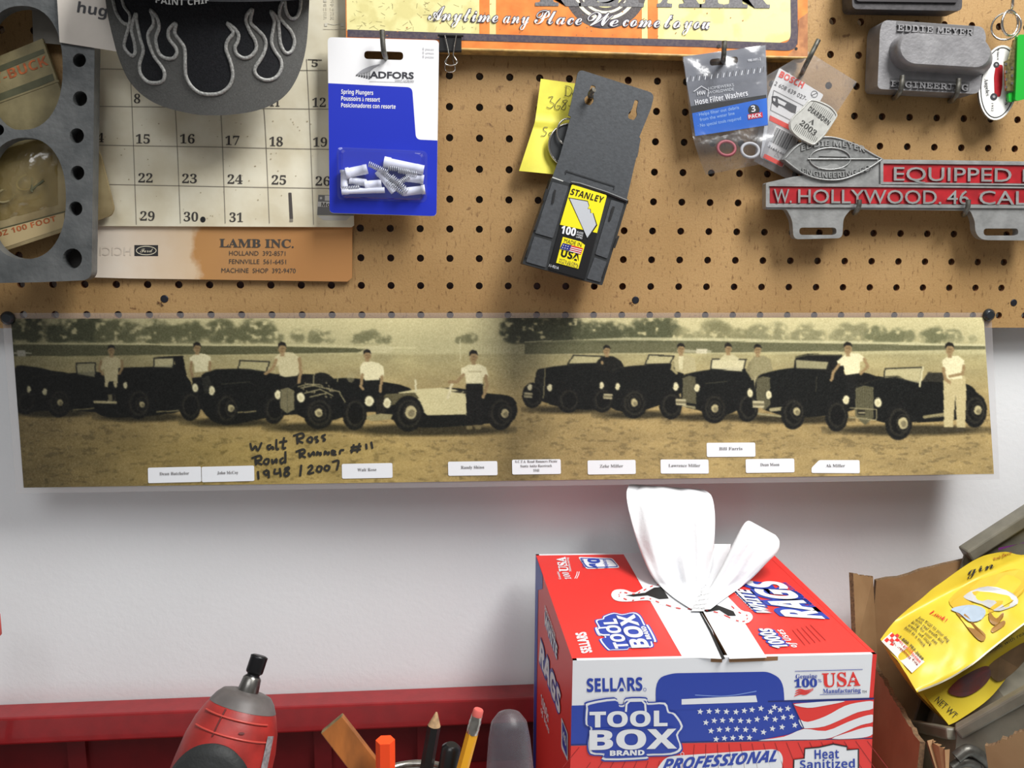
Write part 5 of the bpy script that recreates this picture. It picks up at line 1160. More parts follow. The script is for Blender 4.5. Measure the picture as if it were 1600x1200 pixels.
for k in range(3): b.stroke(S, smooth([(1241 + k, 1088 - k * 4), (1250, 1084 - k * 3.2), (1259, 1084.5 - k * 2.6), (1271, 1078 - k * 1.2)], 4), lambda t: .6 + 2.0 * math.sin(math.pi * min(1, t * 1.1)), br, .0003)
# star field and stripes
for (x, y) in [(1094, 1112), (1108, 1111.5), (1121, 1111), (1135, 1112), (1150, 1112.5), (1163, 1110.5), (1175, 1109), (1189, 1107), (1204, 1112), (1219, 1109), (1231, 1107), (1103, 1129), (1116, 1126), (1129, 1125.5), (1143, 1125), (1157, 1126), (1170, 1126.5), (1183, 1124), (1197, 1122), (1211, 1124), (1224, 1121), (1237, 1120), (1111, 1142), (1124, 1140), (1137, 1139.5), (1151, 1139), (1165, 1140), (1179, 1140.5), (1193, 1144), (1207, 1138.5), (1222, 1136), (1242, 1133), (1119, 1155), (1132, 1153.5), (1145, 1153), (1158, 1152), (1171, 1152.5), (1210, 1105)]:
    b.flat(S, star(x, y, 5.2, .15), bw, .0003)
ed = [(1238, 1099), (1256, 1138), (1232, 1148), (1185, 1157), (1363, 1152.6), (1365.5, 1093), (1300, 1096)]
b.flat(S, ed, br, .0003)
def wave(x, y0): return y0
for a in ([(1240, 1101), (1262, 1106), (1286, 1103), (1320, 1096), (1300, 1095.5), (1262, 1098)],
          [(1248, 1124), (1262, 1128), (1290, 1119), (1320, 1103), (1345, 1097), (1365, 1096), (1365, 1107), (1340, 1113), (1315, 1124), (1288, 1135), (1262, 1138), (1253, 1136)],
          [(1185, 1157), (1225, 1151), (1256, 1139), (1290, 1142), (1325, 1128), (1350, 1119), (1365, 1117), (1364, 1128), (1345, 1133), (1315, 1146), (1290, 1154.5), (1240, 1155.8)],
          [(1300, 1154.2), (1330, 1143), (1350, 1137), (1364, 1136), (1364, 1147), (1345, 1153)]):
    b.flat(S, [(min(p.x, 1364.5 - (p.y - 1093) * .02), p.y) for p in smooth(a, 3, True)], bw, .0005)
b.stroke(S, [(1238, 1098), (1256, 1138)], 1.4, MATS['navy_print'], .0006)
# radiating dark lines in the red field
for k in range(26):
    x0 = 905 + k * 18; a = (x0 - 1110) / 400.0
    if 910 < x0 < 1068 and True: y0 = 1192
    else: y0 = 1168
    b.stroke(S, [(x0, y0 - (x0 - 893) * .022), (x0 + a * 55, y0 + 34)], .9, bdr, .0003)
# tool box logo with its outline
def logo(S, P, s=1.0, brand=True):
    """P maps logo units (front face pixels) to photo pixels"""
    out = [(918, 1096), (960, 1090), (966, 1100), (975, 1100), (978, 1091), (1009, 1091), (1013, 1098), (1040, 1098), (1046, 1112), (1056, 1116), (1068, 1136), (1060, 1150), (1066, 1172), (1050, 1181), (1012, 1182), (1010, 1187), (944, 1188), (942, 1180), (922, 1177), (918, 1160), (922, 1136), (914, 1130), (915, 1104)]
    q = [(p.x, p.y) for p in smooth(out, 3, True)]; cx, cy = 991, 1140
    def sc(k): return [P(cx + (x - cx) * (1 + k / 76), cy + (y - cy) * (1 + k / 48)) for x, y in q]
    b.flat(S, sc(1.2), bbl, .0006); b.flat(S, sc(-1.0), bw, .0008); b.flat(S, sc(-4.2), bbl, .0010)
    b.stroke(S, [P(x, y) for x, y in ((978, 1112), (979, 1100), (984, 1095), (1003, 1095), (1008, 1100), (1009, 1112))], 3.2 * s, bw, .0012)
    for t, x0, x1, y, h in (('TOOL', 921, 1043, 1135, 23), ('BOX', 921, 1058, 1170, 29)):
        p0, p1, p2 = V(P(x0, y)), V(P(x1, y)), V(P(x0, y - h)); b.text(S, t, p0, p1, h, bw, .0013, 'sans', hv=p2 - p0, bold=.018)
    b.stroke(S, [P(926, 1138), P(1052, 1138)], 1.6 * s, bbl, .0016)
    if brand: p0, p1, p2 = V(P(953, 1180)), V(P(1007, 1180)), V(P(953, 1172.5)); b.text(S, 'BRAND', p0, p1, 7, bw, .0013, 'sans', hv=p2 - p0, bold=.03)
logo(S, lambda x, y: (x, y - (x - 991) * .018)); b.stroke(S, ell(1066, 1178, 2.6, 2.6, 12), .8, bw, .0005, True)
b.flat(S, rounded([(1022, 1208), (1040, 1182), (1215, 1170), (1224, 1182), (1218, 1230), (1022, 1240)], [12, 12, 12, 8, 10, 10]), bw, .0003); b.text(S, 'PROFESSIONAL', (1034, 1204), (1213, 1189.5), 17, bbl, .0005, 'slant', hv=(4, -17), bold=.02)
bdg = [(1240, 1215), (1241, 1187), (1257, 1185), (1258, 1170), (1280, 1168), (1302, 1163), (1323, 1167), (1323, 1172), (1341, 1171), (1341, 1215)]
b.flat(S, [(1291 + (x - 1291) * 1.03, 1195 + (y - 1195) * 1.05) for x, y in bdg], dark, .0003); b.flat(S, bdg, bw, .0005); b.stroke(S, bdg, 1.4, dark, .0007)
b.text(S, 'Heat', (1273, 1186), (1311, 1185), 14, bbl, .0008, 'sans'); b.text(S, 'Sanitized', (1250, 1201.5), (1336, 1199.5), 13, bbl, .0008, 'sans')
# left side printing
S = SL

def Lp(t, z):  # t 0 back .. 1 front on the left side, z 0 top .. 1 bottom
    q = A.lerp(B_, t) + V((0, 0, z * dn.z)); return px(q)
def ltext(s, t0, t1, z, h, m, o=.0006, **k):
    p0, p1, p2 = V(Lp(t0, z)), V(Lp(t1, z)), V(Lp(t0, z - h)); b.text(S, s, p0, p1, 10, m, o, hv=p2 - p0, **k)
for t0, t1, z, h, m in ((.30, .92, .50, .26, bbl),): pass
def vtext(s, z0, z1, t, h, m, o=.0006, **k):   # reads downward, letters' tops towards the front
    p0, p1, p2 = V(Lp(t, z0)), V(Lp(t, z1)), V(Lp(t + h, z0)); b.text(S, s, p0, p1, 10, m, o, hv=p2 - p0, **k)
b.flat(S, [Lp(t, z) for t, z in ((.005, .003), (.24, .003), (.24, .06), (.10, .12), (.10, .99), (.005, .99))], bbl, .0003)
for t, p0, p1, h, bo in (('RAGS', (842, 1030), (876, 1122), 36, .10), ('WHITE', (851, 977), (871, 1033), 21, .08)):
    b.text(S, t, p0, p1, 10, bbl, .0006, 'slant', hv=(0, -h), bold=bo); b.text(S, t, p0, p1, 10, bw, .0009, 'slant', hv=(0, -h), bold=.02)
b.text(S, 'PROFESSIONAL', (851, 953), (868, 1001), 10, bw, .0006, 'slant', hv=(0, -9))
b.text(S, '1000s', (845, 1098), (857, 1131), 10, bw, .0006, 'slant', hv=(0, -16)); b.text(S, 'of Uses', (845, 1112), (858, 1148), 10, bw, .0006, 'slant', hv=(0, -10))
b.flat(S, rounded([(877, 1120), (887, 1146), (887, 1190), (877, 1168)], 3), bw, .0006); b.flat(S, rounded([(878.5, 1127), (885.5, 1147), (885.5, 1183), (878.5, 1163)], 3), bbl, .0008); b.text(S, '40', (879.5, 1152), (884.5, 1168), 10, bw, .001, 'sans', hv=(0, -14))
carton_o = b.build('carton_body', box)
# top flaps: two leaves meeting at a seam that gapes to the front, a slot torn open for the rag
def tp(x, y, o=0): return ST.w(x, y, o)
hole = [(p.x, p.y) for p in smooth([(962, 927), (980, 930), (1015, 925), (1035, 917), (1060, 914), (1090, 918), (1118, 938), (1145, 955), (1150, 962), (1138, 962), (1100, 955), (1080, 950), (1040, 944), (1015, 937), (980, 934)], 3, True)]
class Bulge:
    def __init__(s, k): s.k = k
    def w(s, x, y, off=0):
        return ST.w(x, y, off - .0006)
    def nrm(s, x, y): return V((0, 0, 1))
SB = Bulge(0)
b = MB()
leftf = [(838.5, 867), (1034, 864), (1058, 900), (1093, 952), (1113, 985), (1128.5, 1028.6), (1090, 1027), (1040, 1027.6), (960, 1029.8), (897.5, 1031)]
right = [(1034, 864), (1207, 865), (1290, 944), (1367.5, 1021.2), (1250, 1024.4), (1140, 1028.4), (1118, 990), (1097, 952), (1062, 902)]
def clip_flap(poly, nm):
    b = MB(); b.slab(SB, poly, .003, br, .0004, mside=brn); return b
b = clip_flap(leftf, 'l')
b.flat(SB, [(974, 865.5), (1034, 864), (1093, 952), (1113, 985), (1128, 1029.5), (1090, 1027.8), (1067, 1028)], bw, .0007)
wl = [(p.x, p.y) for p in smooth([(955, 930), (960, 922), (975, 921), (990, 926), (1000, 922), (1018, 912), (1040, 910), (1060, 914), (1090, 950), (1060, 950), (1030, 944), (1012, 938), (980, 940), (962, 938)], 3, True)]
b.flat(SB, wl, bw, .0009)
b.flat(SB, [(978, 930), (1008, 926), (1022, 918), (1034, 917), (1045, 935), (1030, 936), (1012, 930), (990, 932)], slotm, .0012)
def dashes(pts, n, o):
    s = smooth(pts, 8); L = len(s)
    for k in range(n):
        a = int(L * k / n); e = int(L * (k + .6) / n)
        if e > a + 1: b.stroke(SB, s[a:e], 1.5, br, o)
dashes([(967, 929), (972, 925), (990, 928), (1004, 923), (1020, 915), (1036, 912)], 8, .0013); dashes([(967, 931), (985, 938), (1010, 934), (1030, 941), (1060, 950), (1086, 951)], 9, .0013)
def rot(P0, ex, ey):  # map unit (u right along reading, v up) to pixels
    return lambda u, v: (P0[0] + ex[0] * u + ey[0] * v, P0[1] + ex[1] * u + ey[1] * v)
b.text(SB, 'SELLARS', (925, 1019), (914.5, 987), 13, bw, .0008, 'sans', hv=(-15, 2), bold=.03)
bx0, bx1 = (1028, 1017), (1001, 957)
def topP(x, y):  # logo on the left leaf: reads front to back
    u = (x - 914) / 154.0; v = (1188 - y) / 98.0
    return (1032 - 28 * u - 88 * v + 2 * u * v, 1013 - 58 * u + 4 * v)
logo(SB, topP, .7)
b.text(SB, 'USA', (888, 893), (883, 870), 12, bw, .0008, 'serif', hv=(-14, 0), bold=.03); b.text(SB, '100', (893, 905), (888, 894), 8, bw, .0008, 'serif', hv=(-10, 0)); b.text(SB, 'Manufacturing', (893, 893), (888, 871), 4, bw, .0008, 'serif', hv=(-4, 0)); b.text(SB, 'Genuine', (877, 905), (873, 893), 4, bw, .0008, 'serif', hv=(-4, 0))
for k in range(2): b.stroke(SB, [(898 + k * 3, 904), (901 + k * 3, 898), (902 + k * 3, 893)], 1.2, bw, .0008)
bq = rounded([(903, 870), (957, 872), (969, 887), (916, 889)], 4); b.flat(SB, bq, bw, .0008); b.flat(SB, [(935.5 + (x - 935.5) * .93, 879.5 + (y - 879.5) * .84) for x, y in bq], bbl, .0010); b.flat(SB, [(935.5 + (x - 935.5) * .87, 879.5 + (y - 879.5) * .70) for x, y in bq], bw, .0012)
b.text(SB, '40', (941, 888), (935, 872), 12, bbl, .0014, 'sans', hv=(-17, 0), bold=.04); b.text(SB, 'Replaces', (951, 887), (946, 873), 5, bbl, .0014, 'sans', hv=(-6, 0)); b.text(SB, 'One box', (916, 886), (911, 873), 5, bbl, .0014, 'sans', hv=(-5, 0))
b.build('top_flap', box)
b = clip_flap(right, 'r')
b.flat(SB, [(1034, 864), (1095, 864.5), (1198, 1027.5), (1140, 1029.5), (1118, 990), (1097, 952)], bw, .0007)
wr = [(p.x, p.y) for p in smooth([(1098, 952), (1110, 955), (1140, 968), (1165, 974), (1176, 966), (1172, 957), (1158, 953), (1140, 935), (1115, 915), (1090, 915)], 3, True)]
b.flat(SB, wr, bw, .0009); b.flat(SB, [(1096, 952), (1120, 945), (1146, 955), (1150, 962), (1138, 962), (1124, 953), (1104, 956)], slotm, .0012)
dashes([(1102, 953), (1125, 958), (1150, 969), (1164, 970), (1168, 962), (1154, 956), (1138, 942)], 9, .0013)
def rtext(s, p0, p1, hv, style='slant', big=True, o=.0009, m=None):
    if big: b.text(SB, s, p0, p1, 10, bbl, o, style, hv=hv, bold=.12); b.text(SB, s, p0, p1, 10, bw, o + .0004, style, hv=hv, bold=.02)
    else: b.text(SB, s, p0, p1, 10, m or bw, o, style, hv=hv)
rtext('RAGS', (1288, 967), (1216, 906), (-54, 0)); rtext('WHITE', (1206, 958), (1168, 920), (-22, -1)); rtext('1000s', (1233, 1012), (1203, 981), (-22, 1)); rtext('of Uses', (1246, 1011), (1222, 983), (-10, 1), big=False, m=bw)
rtext('PROFESSIONAL', (1183, 953), (1150, 920), (-8, 0), big=False, m=bw); rtext('DOUBLE LIFE CLOTH', (1272, 946), (1229, 910), (-7, 0), 'sans', False, m=bbl)
for k in range(5): b.stroke(SB, [(1258 + k * 8, 1008 - k * 2), (1238 + k * 8 - k, 984 - k * 2)], .8, bdr, .0009)
b.build('top_flap', box)
b = MB(); b.stroke(ST, [(1090, 947), (1096, 960), (1110, 985), (1131, 1030)], lambda t: 1.5 + 3.0 * t, slotm, .0006); b.build('seam_gap', carton_o)

# ------------------------------------------------------------------ rag pulled through the slot
b = MB(); cot = M('white_cotton', (228, 229, 232), .9, 0, bump=.3, bs=300, spec=.2)
def sheet(Lp_, Rp_, Y0, Y1, th, folds, seed, amp=.004, nv=50, nu=56):
    Ls, Rs = smooth(Lp_, 8), smooth(Rp_, 8)
    def fn(u, v):
        a = 2 * math.pi * u; l, r = edgeat(Ls, v), edgeat(Rs, v); s = .5 - .5 * math.cos(a); p = l.lerp(r, s)
        Yc = Y0 + (Y1 - Y0) * v ** 1.3; front = math.sin(a)
        w_ = (r - l).length / 1400.0
        fold = amp * min(1, w_ / .03) * sum(math.sin(s * f * math.pi + ph + v * k) / (1 + .25 * i) for i, (f, ph, k) in enumerate(folds)) / 1.5
        fold += amp * .9 * noise.noise(V((s * 3.2, v * 4.5, seed))) + amp * .35 * noise.noise(V((s * 9, v * 5, seed + 5)))
        Yp = Yc - front * th * (.25 + .75 * math.sin(math.pi * min(1, v * .9 + .1))) - fold * (1 if front > 0 else -.4)
        if p.y > 866: Yp = min(Yp, ST.w(p.x, p.y).y - .002 - (.002 if front > 0 else 0))
        return at(p.x, p.y, Y=Yp)
    b.grid(fn, nu, nv, cot)
sheet([(1079, 951), (1050, 932), (1022, 905), (1005, 872), (991, 832), (982, 795), (979, 770), (984, 756)], [(1099, 952), (1101, 935), (1108, 900), (1114, 870), (1117, 835), (1117, 800), (1112, 775), (1100, 765)], -.098, -.012, .010, [(2.3, .4, 2.8), (3.6, 1.0, -3.5), (6.5, 2.0, 2.0)], 2.0, .0048)
sheet([(1090, 953), (1100, 932), (1122, 895), (1145, 850), (1160, 822), (1168, 814), (1174, 815)], [(1110, 952), (1134, 934), (1170, 908), (1198, 880), (1215, 862), (1218, 846), (1212, 836)], -.102, -.060, .008, [(2.2, .3, .5), (4.0, 1.0, 1.0)], 5.0, .003, 40)
sheet([(1080, 955), (1096, 915), (1106, 880), (1110, 850)], [(1100, 955), (1120, 905), (1138, 872), (1142, 850)], -.085, -.04, .006, [(2, .3, .5)], 8.0, .002, 20, 30)
rg = b.build('cotton_rag'); tag(rg, 'white cotton rag pulled up out of the top of red box', 'rag')

# ------------------------------------------------------------------ cardboard carton on the right
kb = M('brown_cardboard', (158, 124, 86), .8, 0, c2=(142, 108, 72), vs=25, bump=.2, bs=150); kd = M('cardboard_fluting', (128, 100, 70), .9, 0, .3, 500, .5, 400)
cb = thing('cardboard_box', 'open brown cardboard box with torn flaps holding a grey bin and yellow bag', 'box', (.36, -.12, FZ))
def panel3(q, t, name, tear=0.0, seed=0, n=26):
    """cardboard leaf through four points (quad), thickness t; the edge q[1]-q[2] may be torn"""
    b = MB(); q = [V(p) for p in q]; nn = (q[1] - q[0]).cross(q[3] - q[0]).normalized()
    r = random.Random(seed); pr = [q[0]] + [q[1].lerp(q[2], k / n) + (q[0] - q[1]).normalized() * (tear * (r.random() if 0 < k < n else 0)) for k in range(n + 1)] + [q[3]]
    bk = [p - nn * t for p in pr]; N = len(pr)
    b.add(pr, [tuple(range(N))], kb); b.add(bk, [tuple(reversed(range(N)))], kb); b.add(pr + bk, [(k, (k + 1) % N, (k + 1) % N + N, k + N) for k in range(N)], kd)
    return b.build(name, cb)
e0 = at(1366, 905, Y=-.012); e1 = at(1600, 838, Y=-.012); e2 = V((e1.x + .14, -.012, e1.z + .03))
panel3([V((e0.x, -.012, FZ)), e0, e2, V((e2.x, -.012, FZ))], .004, 'back_wall', .003, 1)
g0 = at(1362, 900, Y=-.014); panel3([at(1372, 1042, Y=-.03), at(1364, 900, Y=-.014), at(1333, 895, Y=-.030), at(1338, 1010, Y=-.05)], .004, 'end_flap', .002, 2)
f0, f1, f2, f3 = at(1367, 1035, Y=-.045), at(1372, 1042, Y=-.05), at(1442, 1158, Y=-.165), at(1444, 1164, Y=-.172)
LW = [at(1370, 1034, Y=-.03), at(1446, 1160, Y=-.168)]
panel3([V((LW[0].x - .003, LW[0].y, FZ)), LW[0], LW[1], V((LW[1].x - .002, LW[1].y, FZ))], .004, 'side_wall', .003, 3)
panel3([LW[1] + V((.001, .001, 0)), LW[1] + V((.006, .001, .001)), at(1482, 1172, Y=-.185), at(1478, 1260, Y=-.20)], .003, 'torn_flap', .004, 4)
panel3([at(1560, 1290, Y=-.215), at(1541, 1160, Y=-.21), at(1640, 1118, Y=-.235), at(1680, 1290, Y=-.25)], .004, 'front_flap', .003, 5)
# ------------------------------------------------------------------ grey bin
bn = thing('plastic_bin', 'olive grey plastic bin tilted inside the cardboard box', 'bin', (.38, -.12, -.40))
og = M('olive_grey_plastic', (122, 118, 104), .45, 0, .12, 60, .15, 200)
b = MB(); K = [at(1497, 1143, Y=-.165), at(1690, 1035, Y=-.205), at(1700, 745, Y=.004), at(1440, 915, Y=.006)]
K[3] = at(1508, 866, Y=-.020); K[2] = at(1700, 742, Y=-.024); K[1] = K[0] + (K[1] - K[0]) * 1.5; K[2] = K[3] + (K[2] - K[3]) * 1.55; kl = at(1430, 1134, Y=-.095)
def bar(p, q, w_, h_):
    d = (q - p).normalized(); u = d.cross(V((0, 0, 1))).normalized(); z = u.cross(d).normalized()
    c = [u * w_ + z * h_, -u * w_ + z * h_, -u * w_ - z * h_, u * w_ - z * h_]
    b.hexa([p + k for k in c] + [q + k for k in c], og)
bar(K[0], K[1], .0055, .0045); bar(K[0] + (K[0] - K[1]).normalized() * .004, kl, .0055, .0045); bar(K[3], K[2], .008, .006); bar(K[1], K[2], .0055, .0045)
b.build('rim', bn, bevel=.0018)
b = MB(); dpt = V((.0, .0, -.045)); kk = at(1440, 1000, Y=-.03) + V((0, 0, -.085))
b.add([K[0], K[1], K[2], K[3], kk, kl] + [V((p.x, p.y, max(-.428, p.z - (.085 if i not in (1, 2) else .17)))) for i, p in enumerate((K[0], K[1], K[2], K[3], kk, kl))], [(6, 7, 8, 9, 10, 11), (0, 1, 7, 6), (1, 2, 8, 7), (2, 3, 9, 8), (3, 4, 10, 9), (4, 5, 11, 10), (5, 0, 6, 11)], og); tub = b.build('tub', bn)
so = tub.modifiers.new('thick', 'SOLIDIFY'); so.thickness = .002
# ------------------------------------------------------------------ yellow treat bag
yb_ = thing('treat_bag', 'crumpled yellow dog treat bag lying in the open cardboard box', 'food bag', at(1480, 1132, Y=-.14))
by_ = M('yellow_bag_film', (228, 204, 66), .38, 0, c2=(216, 190, 56), vs=20, bump=.25, bs=50, spec=.5)
T0, T1, T2, T3 = (1375, 1000), (1660, 760), (1690, 925), (1433, 1082)
Lf = smooth([T0, (1400, 968), (1440, 935), (1468, 912), (1524, 874), (1562, 863), (1610, 866), (1680, 846)], 6); Rf = smooth([T3, (1475, 1065), (1517, 1040), (1560, 1006), (1600, 976), (1640, 948), (1690, 912)], 6)
def bagY(x, y): 
    t = (x - 1375) / 300.0; s = (y - (1000 - 145 * t)) / 90.0
    return -.085 - .0 * t - .055 * max(-.2, min(1.2, s)) + .045 * t
class Bag:
    def w(s, x, y, off=0):
        p = at(x, y, Y=bagY(x, y)); return p + V((0, -.5, .8)) * (off + .0018 * noise.noise(V((x / 24, y / 24, 2))))
    def nrm(s, x, y): return V((0, -.53, .85))
BG = Bag(); b = MB()
b.grid(lambda u, v: (lambda p: BG.w(p.x, p.y, .012 * math.sin(math.pi * min(1, v * 1.0)) * math.sin(math.pi * min(1, .08 + u))))(edgeat(Lf, u).lerp(edgeat(Rf, u), v)), 50, 30, by_)
class BagTop(Bag):
    def w(s, x, y, off=0):
        # nearest sheet coordinates give the same puff as the sheet
        best = None
        for k in range(0, 21):
            u = k / 20; l, r = edgeat(Lf, u), edgeat(Rf, u); d = r - l; v = max(0, min(1, (V((x, y)) - l).dot(d) / d.length_squared)); e = (l + d * v - V((x, y))).length
            if best is None or e < best[0]: best = (e, u, v)
        _, u, v = best
        return Bag.w(s, x, y, off + .012 * math.sin(math.pi * min(1, v)) * math.sin(math.pi * min(1, .08 + u)))
BT = BagTop()
mb_ = M('treat_brown_print', (172, 128, 62), .35, 0, c2=(146, 104, 46), vs=40); by2 = M('golden_print', (226, 186, 60), .3, 0, .1, 30)
lbw2 = M('bag_label_white', (226, 224, 216), .4)
b.flat(BT, [(1391, 991), (1440, 1041), (1422, 1056), (1376, 1004)], lbw2, .0012)
for i in range(4):
    for j in range(3):
        if (i + j) % 2 == 0: b.flat(BT, [(1380 + i * 4 + j * 3.5, 1003 - i * 3.3 + j * 4), (1384 + i * 4 + j * 3.5, 999.7 - i * 3.3 + j * 4), (1387.5 + i * 4 + j * 3.5, 1003.7 - i * 3.3 + j * 4), (1383.5 + i * 4 + j * 3.5, 1007 - i * 3.3 + j * 4)], redp, .0016)
for k, s in enumerate(('See freshness date', '100% satisfaction', '1-800-782-2688')): b.text(BT, s, (1393 + k * 5 - 2, 1007 - k * 3.5), (1430 + k * 4 - 2, 1047 - k * 4), 4, (bdr, redp, dark)[k], .0016, 'sans')
b.text(BT, 'Look!', (1447, 965), (1469, 984), 7, redp, .0014, 'ital')
for k, s in enumerate(('Just trust to your dog', 'with real treats and', 'bring for your pet', 'treats, see more', 'best as a snack')): b.text(BT, s, (1430 - k * 5, 972 + k * 3.6), (1474 - k * 9, 1014 + k * 1.5), 5, dark, .0014)
b.flat(BT, [(p.x, p.y) for p in smooth([(1476, 950), (1500, 925), (1540, 910), (1590, 895), (1600, 920), (1580, 945), (1540, 968), (1510, 985), (1490, 970)], 4, True)], by2, .0012)
for q in ([(1488, 962), (1512, 985), (1535, 998), (1530, 1008), (1508, 996), (1486, 972)], [(1538, 968), (1550, 975), (1560, 966), (1562, 972), (1550, 984), (1538, 978)], [(1545, 988), (1563, 976), (1566, 982), (1548, 994)]):
    b.flat(BT, [(p.x, p.y) for p in smooth(q, 3, True)], mb_, .0015)
pc = M('pale_grey_print', (196, 196, 196), .4, 0, .12, 40); pcb = M('pale_blue_grey_print', (176, 192, 208), .4, 0, .1, 40)
for q in ([(1500, 940), (1535, 928), (1575, 938), (1585, 950), (1556, 964), (1530, 960), (1504, 950)],): b.flat(BT, [(p.x, p.y) for p in smooth(q, 3, True)], pc, .0017)
b.flat(BT, [(p.x, p.y) for p in smooth([(1478, 964), (1505, 958), (1530, 966), (1525, 980), (1505, 984), (1490, 972)], 3, True)], pcb, .0018)
b.text(BT, 'gin', (1506, 906), (1548, 896), 14, dark, .0016, 'script', hv=(-4, -15)); b.text(BT, 'Real flavor', (1550, 880), (1580, 868), 5, orr, .0016, 'ital')
b.stroke(BT, [(p.x, p.y) for p in smooth([(1434, 1081), (1475, 1065), (1517, 1039.5), (1560, 1005.5), (1600, 975)], 4)], 2.6, M('bag_crimp', (232, 226, 196), .35), .0012)
b.build('front_panel', yb_)
b = MB()
class Under:
    def w(s, x, y, off=0):
        t = (x - 1433) / 200.0; return at(x, y, Y=-.128 + .035 * t + .012 * math.sin((y - 1000) / 40.0)) + V((0, -off, off * .3))
    def nrm(s, x, y): return V((0, -1, 0))
US = Under()
U0 = smooth([(1433, 1081), (1475, 1066), (1517, 1040), (1560, 1006), (1610, 970)], 6); U1 = smooth([(1482, 1133), (1500, 1124), (1545, 1092), (1580, 1050), (1620, 1000)], 6)
b.grid(lambda u, v: (lambda p: US.w(p.x, p.y))(edgeat(U0, u).lerp(edgeat(U1, u), v)), 24, 12, by_)
b.flat(US, [(p.x, p.y) for p in smooth([(1480, 1081), (1490, 1066), (1510, 1052), (1538, 1040), (1548, 1048), (1540, 1066), (1520, 1082), (1500, 1088)], 4, True)], M('meat_print', (120, 56, 48), .35, 0, c2=(88, 66, 70), vs=40), .0015)
b.flat(US, [(p.x, p.y) for p in smooth([(1542, 1044), (1560, 1026), (1606, 1000), (1606, 1022), (1580, 1052), (1556, 1064)], 3, True)], M('bag_brown_patch', (132, 104, 74), .35, 0, .2, 40), .0014)  # flat brown patch over the right part of the gusset
b.text(US, 'NET WT', (1459, 1094), (1489, 1122), 9, dark, .0014, hv=(7, -7)); b.text(US, 'made with real', (1545, 1020), (1600, 990), 6, dark, .002, hv=(-2, -6))
b.build('gusset', yb_)
b = MB()
b.grid(lambda u, v: at(1376 + 106 * u + 0 * v, 1002 + 130 * u ** 1.0 + 14 * math.sin(math.pi * u) * v, Y=-.085 - .05 * u + .03 * v), 16, 6, by_); b.build('side_fold', yb_)
b = MB(); pu = M('purple_print', (110, 40, 130), .35); b.grid(lambda u, v: at(1560 + 90 * u, 858 - 26 * u * v - 10 * u + 14 * (v - .5) * (0.3 + u), Y=-.045 - .01 * math.sin(3 * u)), 12, 6, pu); tag(b.build('snack_packet'), 'purple packet edge behind the yellow bag', 'food bag')
# ------------------------------------------------------------------ metal odds in the carton
mt = M('dull_zinc', (104, 102, 96), .4, .7, .3, 120, .3, 300)
b = MB(); 
for s, r in (([(1494, 1184), (1512, 1172), (1530, 1180), (1546, 1196), (1548, 1220)], .0045), ([(1488, 1200), (1504, 1190), (1524, 1194), (1530, 1212)], .0038)):
    b.tube(smooth([at(x, y, Y=-.185) for x, y in s], 6), r, mt, 10)
tag(b.build('metal_bracket'), 'dull grey bent metal fitting at the bottom of the cardboard box', 'metal part')

# ------------------------------------------------------------------ impact driver standing nose up
imp = thing('impact_driver', 'red and black impact driver standing nose up with nut driver bit', 'power tool', (-.28, -.24, FZ))
Tp = at(406, 1024, Y=-.225); Bs = at(318, 1290, Y=-.262); ax = (Bs - Tp); Ln = ax.length; an = ax.normalized()
def alongpx(t): return Tp + ax * t
def prof(pr): return pr
b = MB(); bkm = M('bit_black', (30, 30, 32), .35, .4); stl = M('bit_steel', (132, 130, 126), .3, .9, .15, 200)
mm = .001
b.lathe(Tp, Tp + an * .0115, [(0, 4.2 * mm), (.06, 5.6 * mm), (.15, 5.5 * mm), (.85, 5.5 * mm), (.95, 5.2 * mm), (1, 4.4 * mm)], bkm, 20)
b.lathe(Tp + an * .0112, Tp + an * .0138, [(0, 4.4 * mm), (.5, 3.9 * mm), (1, 5.2 * mm)], bkm, 20); b.build('nut_driver_bit', imp)
b = MB(); b.lathe(Tp + an * .0134, Tp + an * .027, [(0, 5.0 * mm), (.08, 5.8 * mm), (.6, 6.6 * mm), (1, 6.8 * mm)], stl, 24); b.build('chuck', imp)
gr_ = M('grey_nose_guard', (104, 98, 96), .5, 0, .15, 80); rdp = M('red_tool_plastic', (170, 46, 40), .45, 0, .2, 60, .15, 200); rub = M('black_rubber', (40, 42, 42), .65, 0, .1, 100, .3, 500)
b = MB(); b.lathe(Tp + an * .0225, Tp + an * .0318, [(0, 7 * mm), (.03, 12 * mm), (.14, 15.5 * mm), (.5, 18.6 * mm), (1, 21.2 * mm)], gr_, 40); b.build('nose_guard', imp)
b = MB(); L2 = .215 - .058
b.lathe(Tp + an * .0315, Tp + an * .175, [(0, 20.8 * mm), (.02, 22.4 * mm), (.08, 26 * mm), (.16, 28.6 * mm), (.27, 30 * mm), (.4, 30.8 * mm), (.55, 31 * mm), (.8, 30.5 * mm), (1, 26 * mm)], rdp, 48)
hous = b.build('housing', imp)
